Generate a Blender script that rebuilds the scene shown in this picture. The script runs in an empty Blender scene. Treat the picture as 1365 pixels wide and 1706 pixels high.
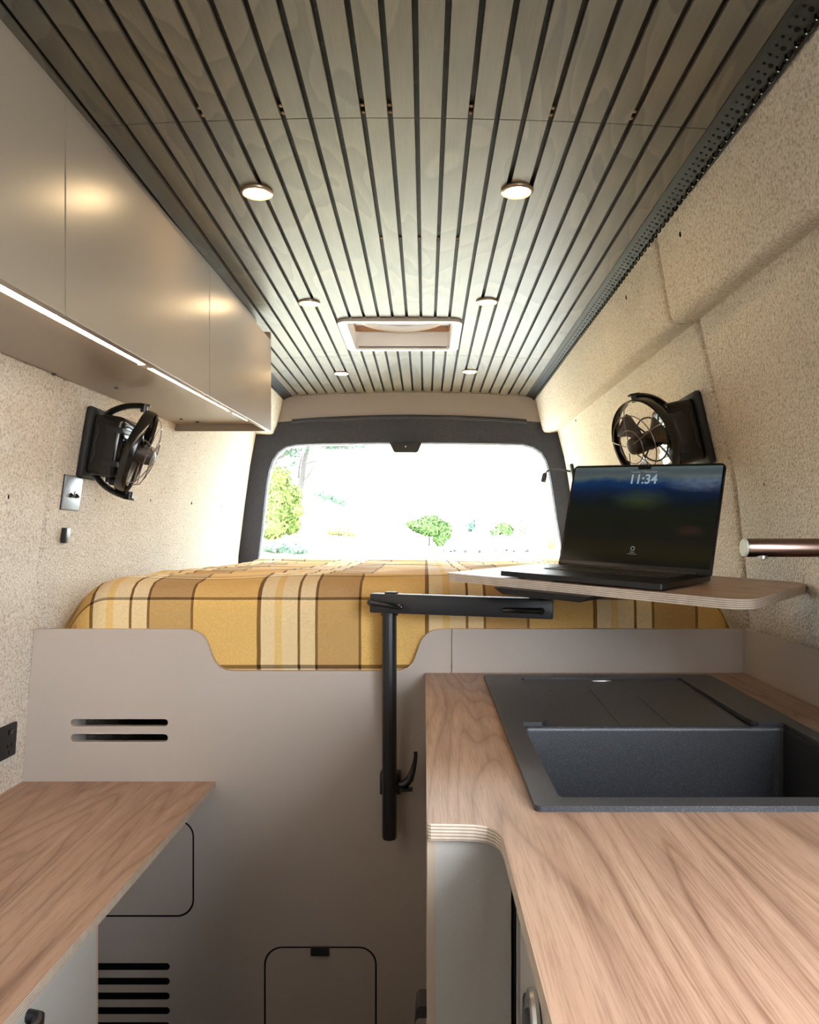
import bpy, bmesh, math, random
from mathutils import Vector, Matrix
from mathutils.geometry import tessellate_polygon

random.seed(7)
# ------------------------------------------------------------------ camera
F = 1270.0; VX = 709.0; VY = 907.0; IW = 1365.0; IH = 1706.0
ZC = 1.22                       # lens height above the van floor
S = bpy.context.scene
COL = S.collection
cam_d = bpy.data.cameras.new('camera'); cam = bpy.data.objects.new('camera', cam_d); COL.objects.link(cam)
cam_d.sensor_fit = 'VERTICAL'; cam_d.sensor_height = 36.0; cam_d.sensor_width = 36.0 * IW / IH
cam_d.lens = F / IH * 36.0
cam_d.shift_x = (IW / 2 - VX) / IH; cam_d.shift_y = (VY - IH / 2) / IH
cam_d.clip_start = 0.02; cam_d.clip_end = 2000
cam.location = (0, 0, ZC); cam.rotation_euler = (math.pi / 2, 0, 0)
S.camera = cam
# ------------------------------------------------------------------ world, exposure
wd = bpy.data.worlds.new('overcast_sky'); S.world = wd; wd.use_nodes = True
bgn = wd.node_tree.nodes['Background']
bgn.inputs['Color'].default_value = (0.885, 0.945, 1.0, 1); bgn.inputs['Strength'].default_value = 1.0
S.view_settings.view_transform = 'Standard'; S.view_settings.look = 'None'
S.view_settings.gamma = 1.0; S.view_settings.use_curve_mapping = False
S.view_settings.exposure = 4.6
S.cycles.use_denoising = True
S.cycles.max_bounces = 10; S.cycles.diffuse_bounces = 6; S.cycles.glossy_bounces = 4
S.cycles.transparent_max_bounces = 8; S.cycles.sample_clamp_indirect = 6.0
LED = (1.0, 0.70, 0.38)

# ------------------------------------------------------------------ helpers: pixels to points (z relative to the lens)
def P(px, py, Y): return Vector(((px - VX) * Y / F, Y, (VY - py) * Y / F))
def onZ(px, py, z): return P(px, py, z * F / (VY - py))
UP = Vector((0, 0, ZC))

# ------------------------------------------------------------------ helpers: mesh building
class MB:
    def __init__(s): s.b = bmesh.new()
    def _xf(s, vs, M):
        if M is not None: bmesh.ops.transform(s.b, matrix=M, verts=vs)
    def box(s, c, d, M=None, bev=0.0, seg=2):
        r = bmesh.ops.create_cube(s.b, size=1.0); vs = r['verts']
        for v in vs: v.co = Vector((v.co.x * d[0] + c[0], v.co.y * d[1] + c[1], v.co.z * d[2] + c[2]))
        if bev > 0:
            es = {e for v in vs for e in v.link_edges}
            rr = bmesh.ops.bevel(s.b, geom=list(es), offset=bev, segments=seg, affect='EDGES', profile=0.5)
            vs = list({v for f in rr['faces'] for v in f.verts} | {v for v in vs if v.is_valid})
        s._xf(vs, M); return vs
    def cyl(s, p0, p1, r0, r1=None, n=20, caps=True):
        p0 = Vector(p0); p1 = Vector(p1); r1 = r0 if r1 is None else r1
        return s.tube([p0, p1], [r0, r1], n, caps)
    def tube(s, pts, r, n=12, caps=True, flat=1.0, upv=None):
        pts = [Vector(p) for p in pts]
        rs = r if isinstance(r, (list, tuple)) else [r] * len(pts)
        rings = []; prev = None
        for i, p in enumerate(pts):
            t = (pts[min(i + 1, len(pts) - 1)] - pts[max(i - 1, 0)]).normalized()
            if prev is None:
                a = Vector(upv) if upv is not None else (Vector((0, 0, 1)) if abs(t.z) < .9 else Vector((1, 0, 0)))
            else: a = prev
            a = (a - t * a.dot(t)).normalized(); prev = a
            bb = t.cross(a)
            rings.append([s.b.verts.new(p + a * (math.cos(k * 2 * math.pi / n) * rs[i]) + bb * (math.sin(k * 2 * math.pi / n) * rs[i] * flat)) for k in range(n)])
        for A, B in zip(rings, rings[1:]):
            for k in range(n): s.b.faces.new((A[k], A[(k + 1) % n], B[(k + 1) % n], B[k]))
        if caps: s.b.faces.new(rings[0][::-1]); s.b.faces.new(rings[-1])
        return [v for R in rings for v in R]
    def ring(s, R, r, n=40, m=8, a0=0.0, a1=2 * math.pi, M=None, rw=None):
        """torus in the yz plane (axis x); rw = half width along x"""
        rw = r if rw is None else rw; full = abs(a1 - a0 - 2 * math.pi) < 1e-6
        k = n if full else n + 1; rings = []
        for i in range(k):
            a = a0 + (a1 - a0) * i / n
            rings.append([s.b.verts.new(((math.sin(j * 2 * math.pi / m)) * rw, math.cos(a) * (R + r * math.cos(j * 2 * math.pi / m)), math.sin(a) * (R + r * math.cos(j * 2 * math.pi / m)))) for j in range(m)])
        for i in range(n):
            A = rings[i]; B = rings[(i + 1) % k]
            for j in range(m): s.b.faces.new((A[j], A[(j + 1) % m], B[(j + 1) % m], B[j]))
        if not full: s.b.faces.new(rings[0]); s.b.faces.new(rings[-1][::-1])
        vs = [v for R_ in rings for v in R_]; s._xf(vs, M); return vs
    def lathe(s, prof, n=24, M=None):
        """profile of (axial, radius) along local x"""
        rings = []
        for ax, r in prof:
            rings.append([s.b.verts.new((ax, r * math.cos(k * 2 * math.pi / n), r * math.sin(k * 2 * math.pi / n))) for k in range(n)])
        for A, B in zip(rings, rings[1:]):
            for k in range(n): s.b.faces.new((A[k], B[k], B[(k + 1) % n], A[(k + 1) % n]))
        s.b.faces.new(rings[0]); s.b.faces.new(rings[-1][::-1])
        vs = [v for R in rings for v in R]; s._xf(vs, M); return vs
    def plate(s, loops, a, b, M=None, side_mat=0, face_mat=0, hole_mat=None, hole_from=99):
        """2D loops (outer, holes...) extruded between third coordinate a (front) and b"""
        pts = [[Vector((p[0], p[1], 0)) for p in L] for L in loops]
        tris = tessellate_polygon(pts); flat = [p for L in pts for p in L]
        A = [s.b.verts.new((p.x, p.y, a)) for p in flat]; B = [s.b.verts.new((p.x, p.y, b)) for p in flat]
        for t in tris:
            for V in (A, B):
                try: f = s.b.faces.new([V[i] for i in t]); f.material_index = face_mat
                except ValueError: pass
        o = 0
        for li, L in enumerate(pts):
            n = len(L)
            for i in range(n):
                f = s.b.faces.new((A[o + i], A[o + (i + 1) % n], B[o + (i + 1) % n], B[o + i])); f.material_index = hole_mat if (hole_mat is not None and li >= hole_from) else side_mat
            o += n
        s._xf(A + B, M); return A + B
    def grid(s, rows, close=False):
        V = [[s.b.verts.new(p) for p in R] for R in rows]
        for A, B in zip(V, V[1:]):
            for i in range(len(A) - 1): s.b.faces.new((A[i], A[i + 1], B[i + 1], B[i]))
        return V
    def sphere(s, c, r, seg=16, scale=(1, 1, 1)):
        M = Matrix.Translation(c) @ Matrix.Diagonal((*scale, 1))
        return bmesh.ops.create_uvsphere(s.b, u_segments=seg, v_segments=max(6, seg // 2), radius=r, matrix=M)['verts']
    def quad(s, *p): return s.b.faces.new([s.b.verts.new(q) for q in p])
    def mesh(s, name, mats, smooth=False, local=False, ang=35):
        bmesh.ops.recalc_face_normals(s.b, faces=s.b.faces)
        if not local: bmesh.ops.translate(s.b, vec=UP, verts=s.b.verts)
        me = bpy.data.meshes.new(name); s.b.to_mesh(me); s.b.free()
        for m in (mats if isinstance(mats, (list, tuple)) else [mats]): me.materials.append(m)
        if smooth:
            for p in me.polygons: p.use_smooth = True
            me.set_sharp_from_angle(angle=math.radians(ang))
        return me
    def build(s, name, mats, parent=None, smooth=True, local=False, ang=35):
        return link(name, s.mesh(name, mats, smooth, local, ang), parent, local)

def link(name, me, parent=None, local=False):
    o = bpy.data.objects.new(name, me); COL.objects.link(o)
    if parent is not None:
        o.parent = parent
        if not local: o.matrix_parent_inverse = BASE.get(parent.name, Matrix()).inverted()
    return o
BASE = {}
def thing(name, label, cat, M=None, group=None):
    o = bpy.data.objects.new(name, None); COL.objects.link(o); o.empty_display_size = .05
    M = Matrix() if M is None else (Matrix.Translation(Vector(M) + UP) if not isinstance(M, Matrix) else M)
    o.matrix_world = M; BASE[o.name] = M
    o['label'] = label; o['category'] = cat
    if group: o['group'] = group
    return o
def tag(o, label, cat, group=None):
    o['label'] = label; o['category'] = cat
    if group: o['group'] = group
    return o
def struct(o): o['kind'] = 'structure'; return o
def copy_tree(o, parent=None):
    c = o.copy(); COL.objects.link(c)
    if parent is not None: c.parent = parent
    for ch in list(o.children): copy_tree(ch, c)
    return c
def rrect(x0, x1, y0, y1, r, n=6):
    out = []
    for cx, cy, a in ((x1 - r, y1 - r, 0), (x0 + r, y1 - r, 90), (x0 + r, y0 + r, 180), (x1 - r, y0 + r, 270)):
        for k in range(n + 1):
            t = math.radians(a + 90 * k / n); out.append((cx + r * math.cos(t), cy + r * math.sin(t)))
    return out
# 2D (x, z) plates standing in a plane of constant Y: local (x, y, third) -> (x, third, y)
XZ = Matrix(((1, 0, 0, 0), (0, 0, 1, 0), (0, 1, 0, 0), (0, 0, 0, 1)))

# ------------------------------------------------------------------ materials
MATS = {}
def mat(name, col, rough=.5, metal=0.0, spec=.5, emit=None, es=0.0, coat=0.0):
    m = bpy.data.materials.new(name); m.use_nodes = True; n = m.node_tree.nodes['Principled BSDF']
    n.inputs['Base Color'].default_value = (*col, 1); n.inputs['Roughness'].default_value = rough
    n.inputs['Metallic'].default_value = metal; n.inputs['Specular IOR Level'].default_value = spec
    n.inputs['Coat Weight'].default_value = coat
    if emit: n.inputs['Emission Color'].default_value = (*emit, 1); n.inputs['Emission Strength'].default_value = es
    MATS[name] = m; return m
class NT:
    def __init__(s, m): s.m = m; s.t = m.node_tree; s.p = s.t.nodes['Principled BSDF']
    def n(s, typ, **kw):
        nd = s.t.nodes.new(typ)
        for k, v in kw.items():
            if k in nd.inputs: nd.inputs[k].default_value = v
            else: setattr(nd, k, v)
        return nd
    def l(s, a, ao, b, bi): s.t.links.new(a.outputs[ao], b.inputs[bi])
    def coord(s, scale=(1, 1, 1), kind='Object', rot=(0, 0, 0)):
        mp = s.n('ShaderNodeMapping'); mp.inputs['Scale'].default_value = scale; mp.inputs['Rotation'].default_value = rot
        if kind == 'Position': s.l(s.n('ShaderNodeNewGeometry'), 'Position', mp, 'Vector')
        else: s.l(s.n('ShaderNodeTexCoord'), kind, mp, 'Vector')
        return mp
    def noise(s, mp, scale, detail=4, rough=.55, dist=0.0):
        nd = s.n('ShaderNodeTexNoise'); nd.inputs['Scale'].default_value = scale; nd.inputs['Detail'].default_value = detail
        nd.inputs['Roughness'].default_value = rough; nd.inputs['Distortion'].default_value = dist
        s.l(mp, 0, nd, 'Vector'); return nd
    def ramp(s, src, so, stops, interp='LINEAR'):
        r = s.n('ShaderNodeValToRGB'); r.color_ramp.interpolation = interp
        el = r.color_ramp.elements
        while len(el) < len(stops): el.new(0.5)
        for e, (p, c) in zip(el, stops): e.position = p; e.color = (*c, 1) if len(c) == 3 else c
        s.l(src, so, r, 'Fac'); return r
    def mix(s, a, ao, b, bo, fac=.5, mode='MIX', facn=None, fo=0):
        mx = s.n('ShaderNodeMix'); mx.data_type = 'RGBA'; mx.blend_type = mode; mx.inputs[0].default_value = fac
        s.t.links.new(a.outputs[ao], mx.inputs[6]); s.t.links.new(b.outputs[bo], mx.inputs[7])
        if facn is not None: s.t.links.new(facn.outputs[fo], mx.inputs[0])
        return mx
    def base(s, nd, o): s.l(nd, o, s.p, 'Base Color')
    def bump(s, nd, o, strength=.3, dist=.002):
        b = s.n('ShaderNodeBump'); b.inputs['Strength'].default_value = strength; b.inputs['Distance'].default_value = dist
        s.l(nd, o, b, 'Height'); s.l(b, 'Normal', s.p, 'Normal'); return b

def wood_mat(name, cols, grain='y', rough=.42, sc=1.0):
    m = mat(name, cols[1], rough); t = NT(m)
    s_ = {'y': (1, .085, 1), 'x': (.085, 1, 1)}[grain]
    mp = t.coord(tuple(k * sc for k in s_))
    big = t.noise(mp, 5.2, 2, .45, .35)
    wv = t.n('ShaderNodeMath', operation='MULTIPLY'); wv.inputs[1].default_value = 22.0; t.l(big, 'Fac', wv, 0)
    fr = t.n('ShaderNodeMath', operation='FRACT'); t.l(wv, 0, fr, 0)
    c1 = t.ramp(fr, 0, [(0.0, cols[0]), (.10, cols[1]), (.62, cols[2]), (.90, cols[1]), (1.0, cols[0])])
    mp3 = t.coord({'y': (1, .05, 1), 'x': (.05, 1, 1)}[grain])
    mid = t.noise(mp3, 42.0, 5, .65, .2)
    c2 = t.ramp(mid, 'Fac', [(.32, cols[0]), (.5, cols[1]), (.70, cols[2])])
    mx = t.mix(c1, 0, c2, 0, .5)
    fs = {'y': (1, .025, 1), 'x': (.025, 1, 1)}[grain]
    mp2 = t.coord(fs); fine = t.noise(mp2, 520, 3, .7)
    c3 = t.ramp(fine, 'Fac', [(.34, (.50, .45, .42)), (.52, (1, 1, 1))])
    mx2 = t.mix(mx, 2, c3, 0, .6, 'MULTIPLY'); t.base(mx2, 2)
    t.bump(fine, 'Fac', .12, .0006); return m
walnut = wood_mat('walnut_laminate', [(.165, .085, .052), (.335, .197, .130), (.43, .275, .192)])
table_wood = wood_mat('walnut_table', [(.17, .10, .065), (.33, .21, .14), (.42, .28, .19)], 'x')
def ply_mat(name, a, b, axis=2, period=.0036):
    m = mat(name, a, .7); t = NT(m); mp = t.coord()
    sx = t.n('ShaderNodeSeparateXYZ'); t.l(mp, 0, sx, 0)
    d = t.n('ShaderNodeMath', operation='PINGPONG'); d.inputs[1].default_value = period / 2; t.l(sx, axis, d, 0)
    k = t.n('ShaderNodeMath', operation='DIVIDE'); k.inputs[1].default_value = period / 2; t.l(d, 0, k, 0)
    c = t.ramp(k, 0, [(.25, b), (.55, a)])
    no = t.noise(mp, 60, 3); c2 = t.ramp(no, 'Fac', [(.3, (.8, .8, .8)), (.7, (1, 1, 1))])
    mx = t.mix(c, 0, c2, 0, 1, 'MULTIPLY'); t.base(mx, 2); return m
ply = ply_mat('plywood_edge', (.62, .53, .43), (.30, .21, .15))

def laminate(name, col, rough=.42):
    m = mat(name, col, rough); t = NT(m); no = t.noise(t.coord(), 900, 2)
    c = t.ramp(no, 'Fac', [(.3, tuple(k * .95 for k in col)), (.7, tuple(min(1, k * 1.04) for k in col))]); t.base(c, 0)
    t.bump(no, 'Fac', .04, .0005); return m
taupe = laminate('taupe_laminate', (.46, .395, .345))
taupe_edge = mat('taupe_board_edge', (.42, .33, .25), .6)
cab_front = laminate('bronze_taupe_laminate', (.27, .225, .178), .32)
cab_white = laminate('grey_laminate', (.40, .375, .345))

def boucle_mat():
    m = mat('boucle_fabric', (.74, .66, .55), .95, spec=.1); t = NT(m); mp = t.coord()
    n1 = t.noise(mp, 165, 2, .5, .3); n3 = t.noise(mp, 430, 2, .6); n2 = t.noise(mp, 5, 3)
    add = t.n('ShaderNodeMath', operation='MULTIPLY_ADD'); add.inputs[1].default_value = .35; t.l(n3, 'Fac', add, 0); t.l(n1, 'Fac', add, 2)
    c = t.ramp(add, 0, [(.45, (.51, .435, .345)), (.64, (.76, .68, .575)), (.85, (.88, .82, .735))])
    c2 = t.ramp(n2, 'Fac', [(.3, (.94, .94, .94)), (.7, (1, 1, 1))])
    mx = t.mix(c, 0, c2, 0, 1, 'MULTIPLY'); t.base(mx, 2)
    t.bump(add, 0, 1.0, .010); return m
boucle = boucle_mat()

def ceiling_mat():
    m = mat('stained_plywood', (.2, .18, .14), .40, spec=.55); t = NT(m); mp = t.coord((1, .30, 1), 'Position')
    a = t.noise(mp, 2.6, 3, .55, 1.1)
    k = t.n('ShaderNodeMath', operation='MULTIPLY'); k.inputs[1].default_value = 11.0; t.l(a, 'Fac', k, 0)
    fr = t.n('ShaderNodeMath', operation='FRACT'); t.l(k, 0, fr, 0)
    c = t.ramp(fr, 0, [(0, (.118, .104, .080)), (.5, (.145, .128, .098)), (.93, (.172, .152, .117)), (1.0, (.118, .104, .080))])
    mp2 = t.coord((1, .04, 1), 'Position'); f = t.noise(mp2, 300, 4, .7)
    c2 = t.ramp(f, 'Fac', [(.3, (.74, .74, .74)), (.65, (1, 1, 1))])
    mx = t.mix(c, 0, c2, 0, .8, 'MULTIPLY')
    pn = t.noise(t.coord((1, 1, 1), 'Position'), 3.3, 2); c3 = t.ramp(pn, 'Fac', [(.35, (.85, .9, .95)), (.65, (1.08, 1.0, .86))])
    mx2 = t.mix(mx, 2, c3, 0, 1, 'MULTIPLY'); t.base(mx2, 2)
    t.bump(f, 'Fac', .06, .0006); return m
ceil_wood = ceiling_mat()
def scuffed_black():
    m = mat('scuffed_black', (.018, .017, .015), .55, spec=.1); t = NT(m); mp = t.coord((3, 1, 1), 'Position')
    a = t.noise(mp, 30, 6, .7, 1.5); c = t.ramp(a, 'Fac', [(.56, (.006, .0055, .005)), (.72, (.035, .035, .032))]); t.base(c, 0); return m
groove = scuffed_black()
black = mat('black_satin', (.012, .013, .016), .38)
black_matte = mat('black_matte', (.010, .010, .011), .7)
black_gloss = mat('black_gloss_plastic', (.008, .008, .008), .18)
dark_steel = mat('dark_grey_trim', (.014, .014, .015), .6, spec=.25)
chrome = mat('brushed_metal', (.62, .62, .62), .28, 1.0)
steel_plate = mat('blue_grey_steel', (.30, .34, .38), .45, .35)
brass = mat('brass_screw', (.75, .55, .38), .35, 1.0)
white_pl = mat('white_plastic', (.80, .77, .74), .4)
grey_pl = mat('pale_grey_plastic', (.55, .53, .52), .5)
faucet_m = mat('bronze_faucet', (.24, .165, .14), .26, 1.0)
cap_m = mat('pale_green_cap', (.42, .44, .35), .4)
space_black = mat('space_black_aluminium', (.028, .027, .030), .36, .8)
key_m = mat('black_keys', (.008, .008, .009), .5)
lens_m = mat('downlight_diffuser', (.9, .85, .75), .5, emit=LED, es=6.0)
bezel_m = mat('downlight_bezel', (.42, .33, .25), .35, .8)
strip_m = mat('led_diffuser', (.9, .85, .8), .5, emit=(1.0, .78, .55), es=1.3)
seal_m = mat('pale_window_seal', (.42, .46, .52), .5)
pit = mat('dark_cavity', (.006, .006, .006), .9, spec=.1)
def carpet_mat():
    m = mat('charcoal_carpet', (.035, .038, .048), .95, spec=.1); t = NT(m); no = t.noise(t.coord(), 320, 3, .7)
    c = t.ramp(no, 'Fac', [(.3, (.035, .039, .055)), (.7, (.085, .092, .12))]); t.base(c, 0); t.bump(no, 'Fac', .5, .003); return m
carpet = carpet_mat()
def granite():
    m = mat('black_granite_composite', (.02, .021, .023), .42); t = NT(m); mp = t.coord()
    vo = t.n('ShaderNodeTexVoronoi'); vo.inputs['Scale'].default_value = 520.0; t.l(mp, 0, vo, 'Vector')
    c = t.ramp(vo, 'Distance', [(.0, (.30, .33, .40)), (.14, (.13, .145, .185)), (.22, (.027, .029, .035))])
    no = t.noise(mp, 900, 2); c2 = t.ramp(no, 'Fac', [(.35, (.6, .6, .6)), (.65, (1.3, 1.3, 1.3))])
    mx = t.mix(c, 0, c2, 0, 1, 'MULTIPLY'); t.base(mx, 2); t.bump(no, 'Fac', .12, .0006); return m
sink_m = granite()
floor_m = wood_mat('vinyl_floor', [(.08, .06, .045), (.13, .10, .08), (.17, .13, .10)])
def glass_mat():
    m = bpy.data.materials.new('window_glass'); m.use_nodes = True; t = m.node_tree; t.nodes.clear()
    o = t.nodes.new('ShaderNodeOutputMaterial'); a = t.nodes.new('ShaderNodeBsdfTransparent'); g = t.nodes.new('ShaderNodeBsdfGlossy')
    mx = t.nodes.new('ShaderNodeMixShader'); a.inputs['Color'].default_value = (.93, .96, .95, 1); g.inputs['Roughness'].default_value = .02
    mx.inputs[0].default_value = .04
    t.links.new(a.outputs[0], mx.inputs[1]); t.links.new(g.outputs[0], mx.inputs[2]); t.links.new(mx.outputs[0], o.inputs['Surface']); return m
glass = glass_mat()
def translucent_mat():
    m = bpy.data.materials.new('translucent_lid'); m.use_nodes = True; t = m.node_tree; t.nodes.clear()
    o = t.nodes.new('ShaderNodeOutputMaterial'); a = t.nodes.new('ShaderNodeBsdfTranslucent'); g = t.nodes.new('ShaderNodeBsdfDiffuse')
    mx = t.nodes.new('ShaderNodeMixShader'); a.inputs['Color'].default_value = (.42, .41, .40, 1); g.inputs['Color'].default_value = (.6, .58, .56, 1); mx.inputs[0].default_value = .6
    t.links.new(a.outputs[0], mx.inputs[1]); t.links.new(g.outputs[0], mx.inputs[2]); t.links.new(mx.outputs[0], o.inputs['Surface']); return m
lid_m = translucent_mat()
def plaid_mat():
    m = mat('yellow_plaid_wool', (.7, .5, .2), .9, spec=.15); t = NT(m)
    uv = t.n('ShaderNodeTexCoord'); sx = t.n('ShaderNodeSeparateXYZ'); t.l(uv, 'UV', sx, 0)
    Yl = (.74, .475, .16); Cr = (.84, .70, .46); Br = (.42, .26, .12); Dk = (.17, .085, .03); Y2 = (.80, .56, .23)
    stops = [(0, Dk), (.020, Cr), (.105, Y2), (.147, Cr), (.239, Dk), (.256, Cr), (.345, Dk), (.362, Br), (.603, Dk), (.62, Yl)]
    def chan(i):
        f = t.n('ShaderNodeMath', operation='FRACT'); t.l(sx, i, f, 0); return t.ramp(f, 0, stops, 'CONSTANT')
    cx = chan(0); cy = chan(1)
    def lines(i, d):
        f = t.n('ShaderNodeMath', operation='FRACT'); t.l(sx, i, f, 0); W1 = (1, 1, 1); D1_ = (d, d * .93, d * .84)
        return t.ramp(f, 0, [(0, D1_), (.020, W1), (.239, D1_), (.256, W1), (.345, D1_), (.362, W1), (.603, D1_), (.62, W1)], 'CONSTANT')
    lnx = lines(0, .60); lny = lines(1, .50)
    # twill: diagonal fine ribs choose warp or weft
    sc = t.n('ShaderNodeMath', operation='ADD'); t.l(sx, 0, sc, 0); t.l(sx, 1, sc, 1)
    ml = t.n('ShaderNodeMath', operation='MULTIPLY'); ml.inputs[1].default_value = 105.0; t.l(sc, 0, ml, 0)
    tw = t.n('ShaderNodeMath', operation='FRACT'); t.l(ml, 0, tw, 0)
    tr = t.ramp(tw, 0, [(.0, (.10, .10, .10)), (.45, (.2, .2, .2)), (.55, (.6, .6, .6)), (.95, (.65, .65, .65))])
    mx = t.mix(cx, 0, cy, 0, .35, facn=tr)
    no = t.noise(t.coord(), 240, 3, .7); c2 = t.ramp(no, 'Fac', [(.3, (.84, .84, .84)), (.7, (1.05, 1.05, 1.05))])
    m2 = t.mix(mx, 2, c2, 0, 1, 'MULTIPLY'); m3 = t.mix(m2, 2, lnx, 0, 1, 'MULTIPLY'); m4 = t.mix(m3, 2, lny, 0, 1, 'MULTIPLY'); t.base(m4, 2); t.bump(no, 'Fac', .4, .003); return m
plaid = plaid_mat()

# ================================================================== THE VAN SHELL
Y0 = -0.9; Y1 = 4.0          # front opening to the cab, rear lining
def lerp_tab(tab, Y):
    if Y <= tab[0][0]: return tab[0][1]
    for (a, u), (b, v) in zip(tab, tab[1:]):
        if Y <= b: return u + (v - u) * (Y - a) / (b - a)
    return tab[-1][1]
# rows: (z table, x table) against Y
RW = [([(0, .765)], [(1.2, .578), (1.88, .565), (4, .575)]),
      ([(0, .70)], [(1.2, .592), (1.88, .575), (4, .588)]),
      ([(1.88, .60), (4, .64)], [(1.2, .618), (1.88, .592), (4, .602)]),
      ([(1.88, .560), (4, .602)], [(1.2, .628), (1.88, .6005), (4, .611)]),
      ([(1.88, .545), (4, .588)], [(1.2, .637), (1.88, .608), (4, .620)]),
      ([(1.88, .543), (4, .585)], [(1.2, .650), (1.88, .625), (4, .638)]),
      ([(1.88, .551), (4, .592)], [(1.2, .683), (1.88, .6706), (4, .690)]),
      ([(0, .46)], [(1.2, .692), (1.88, .692), (4, .724)]),
      ([(0, .3656)], [(1.2, .702), (1.88, .712), (4, .742)]),
      ([(0, .158)], [(1.2, .737), (1.88, .761), (4, .775)]),
      ([(0, -.093)], [(1.2, .758), (1.88, .789), (4, .800)]),
      ([(0, -.31)], [(1.2, .772), (1.88, .800), (4, .812)]),
      ([(0, -1.22)], [(1.2, .80), (1.88, .82), (4, .82)])]
LW = [([(0, .765)], [(0, -.745)]),
      ([(0, .70)], [(0, -.757)]),
      ([(0, .62)], [(0, -.777)]),
      ([(1.88, .59), (4, .598)], [(0, -.787)]),
      ([(1.88, .572), (4, .580)], [(0, -.795)]),
      ([(1.88, .568), (4, .575)], [(0, -.808)]),
      ([(1.88, .570), (4, .580)], [(1.88, -.862), (2.65, -.845), (4, -.885)]),
      ([(0, .50)], [(1.2, -.880), (1.88, -.873), (2.65, -.853), (4, -.900)]),
      ([(0, .407)], [(1.2, -.896), (1.88, -.887), (2.65, -.868), (4, -.917)]),
      ([(0, .2)], [(1.2, -.925), (1.88, -.919), (2.65, -.915), (4, -.945)]),
      ([(0, -.06)], [(1.2, -.955), (1.88, -.952), (2.65, -.955), (4, -.977)]),
      ([(0, -.2)], [(1.2, -.950), (1.88, -.946), (2.65, -.96), (4, -.982)]),
      ([(0, -.57)], [(1.2, -.965), (1.88, -.974), (4, -.985)]),
      ([(0, -1.22)], [(0, -.99)])]
def wall_x(T, Y, z):
    pr = [(lerp_tab(zt, Y), lerp_tab(xt, Y)) for zt, xt in T][6:]
    for (za, xa), (zb, xb) in zip(pr, pr[1:]):
        if zb <= z <= za: return xa + (xb - xa) * (z - za) / (zb - za)
    return pr[0][1] if z > pr[0][0] else pr[-1][1]
def refine(vals, step):
    out = [vals[0]]
    for a, b in zip(vals, vals[1:]):
        k = max(1, int(math.ceil(abs(b - a) / step)))
        out += [a + (b - a) * i / k for i in range(1, k + 1)]
    return out
def wall_panel(T, side, r0, r1, ya, yb, parent, zmin=None):
    m = MB(); sg = 1 if side == 'R' else -1
    ys = [ya + .002, ya + .007, ya + .014] + refine([ya + .03, yb - .03], .12) + [yb - .014, yb - .007, yb - .002]
    rows = []
    for i, Y in enumerate(ys):
        e = min(i, len(ys) - 1 - i); rec = {0: .014, 1: .004, 2: .001}.get(e, 0) * sg
        R = []
        for zt, xt in T[r0:r1]:
            R.append(Vector((lerp_tab(xt, Y) + rec, Y, lerp_tab(zt, Y))))
        rows.append(R)
    m.grid(rows); o = m.build('wall_panel', boucle, parent, ang=60); return o
def skin(T, side, name, hole=None):
    m = MB(); sg = 1 if side == 'R' else -1
    ys = [Y0, -.8, .42, 1.9, 4.08]
    for ya, yb in zip(ys, ys[1:]):
        for (za, xa), (zb, xb) in zip(T, T[1:]):
            if hole and ya == -.8 and -.32 < lerp_tab(zb, 0) < .54: continue      # open sliding door above the worktop
            q = []
            for (zt, xt), Y in (((za, xa), ya), ((za, xa), yb), ((zb, xb), yb), ((zb, xb), ya)):
                q.append(Vector((lerp_tab(xt, Y) + sg * .022, Y, lerp_tab(zt, Y) + (.022 if lerp_tab(zt, Y) > .53 else 0))))
            m.quad(*q)
    return struct(m.build(name, dark_steel, smooth=False))
wall_right = skin(RW, 'R', 'wall_right', True)
wall_left = skin(LW, 'L', 'wall_left')
wall_panel(RW, 'R', 0, 7, Y0, 1.88, wall_right); wall_panel(RW, 'R', 0, 7, 1.88, Y1, wall_right)
wall_panel(RW, 'R', 6, 13, .42, 1.88, wall_right); wall_panel(RW, 'R', 6, 13, 1.88, Y1, wall_right)
wall_panel(LW, 'L', 0, 7, Y0, 1.88, wall_left); wall_panel(LW, 'L', 0, 7, 1.88, Y1, wall_left)
wall_panel(LW, 'L', 6, 14, Y0, 1.88, wall_left); wall_panel(LW, 'L', 6, 14, 1.88, Y1, wall_left)
# added unseen screen behind the camera; its opening shapes the front light
m = MB(); m.plate([[(-1.02, -1.22), (.84, -1.22), (.84, .30), (.68, .60), (.60, .80), (-.78, .80), (-.90, .58)], rrect(.18, .60, .26, .52, .08, 6)], Y0 - .02, Y0, XZ)
struct(m.build('front_light_mask', dark_steel, smooth=False))
# small dark fixing holes in the upholstery
pm = MB(); pm.sphere((0, 0, 0), .006, 10, (.5, .7, 1.2)); pin_me = pm.mesh('pin_hole', pit, True, True)
def pin(px, py, T, wall, upper=False):
    for k in range(400):
        Y = 1.0 + k * .008; p = P(px, py, Y)
        if upper:
            X = None; pr = [(lerp_tab(zt, Y), lerp_tab(xt, Y)) for zt, xt in T][:5]
            for (za, xa), (zb, xb) in zip(pr, pr[1:]):
                if zb <= p.z <= za: X = xa + (xb - xa) * (p.z - za) / (zb - za)
            if X is None: continue
        else: X = wall_x(T, Y, p.z)
        if (T is RW and p.x >= X) or (T is LW and p.x <= X):
            o = link('pin_hole', pin_me, wall, True); o.location = p + UP; return
for a in ((1283, 226), (1134, 390), (1044, 495)): pin(*a, RW, wall_right, True)
for a in ((1275, 806), (960, 700)): pin(*a, RW, wall_right)
for a in ((13, 827), (158, 832), (250, 833), (319, 838), (368, 843)): pin(*a, LW, wall_left)

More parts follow.
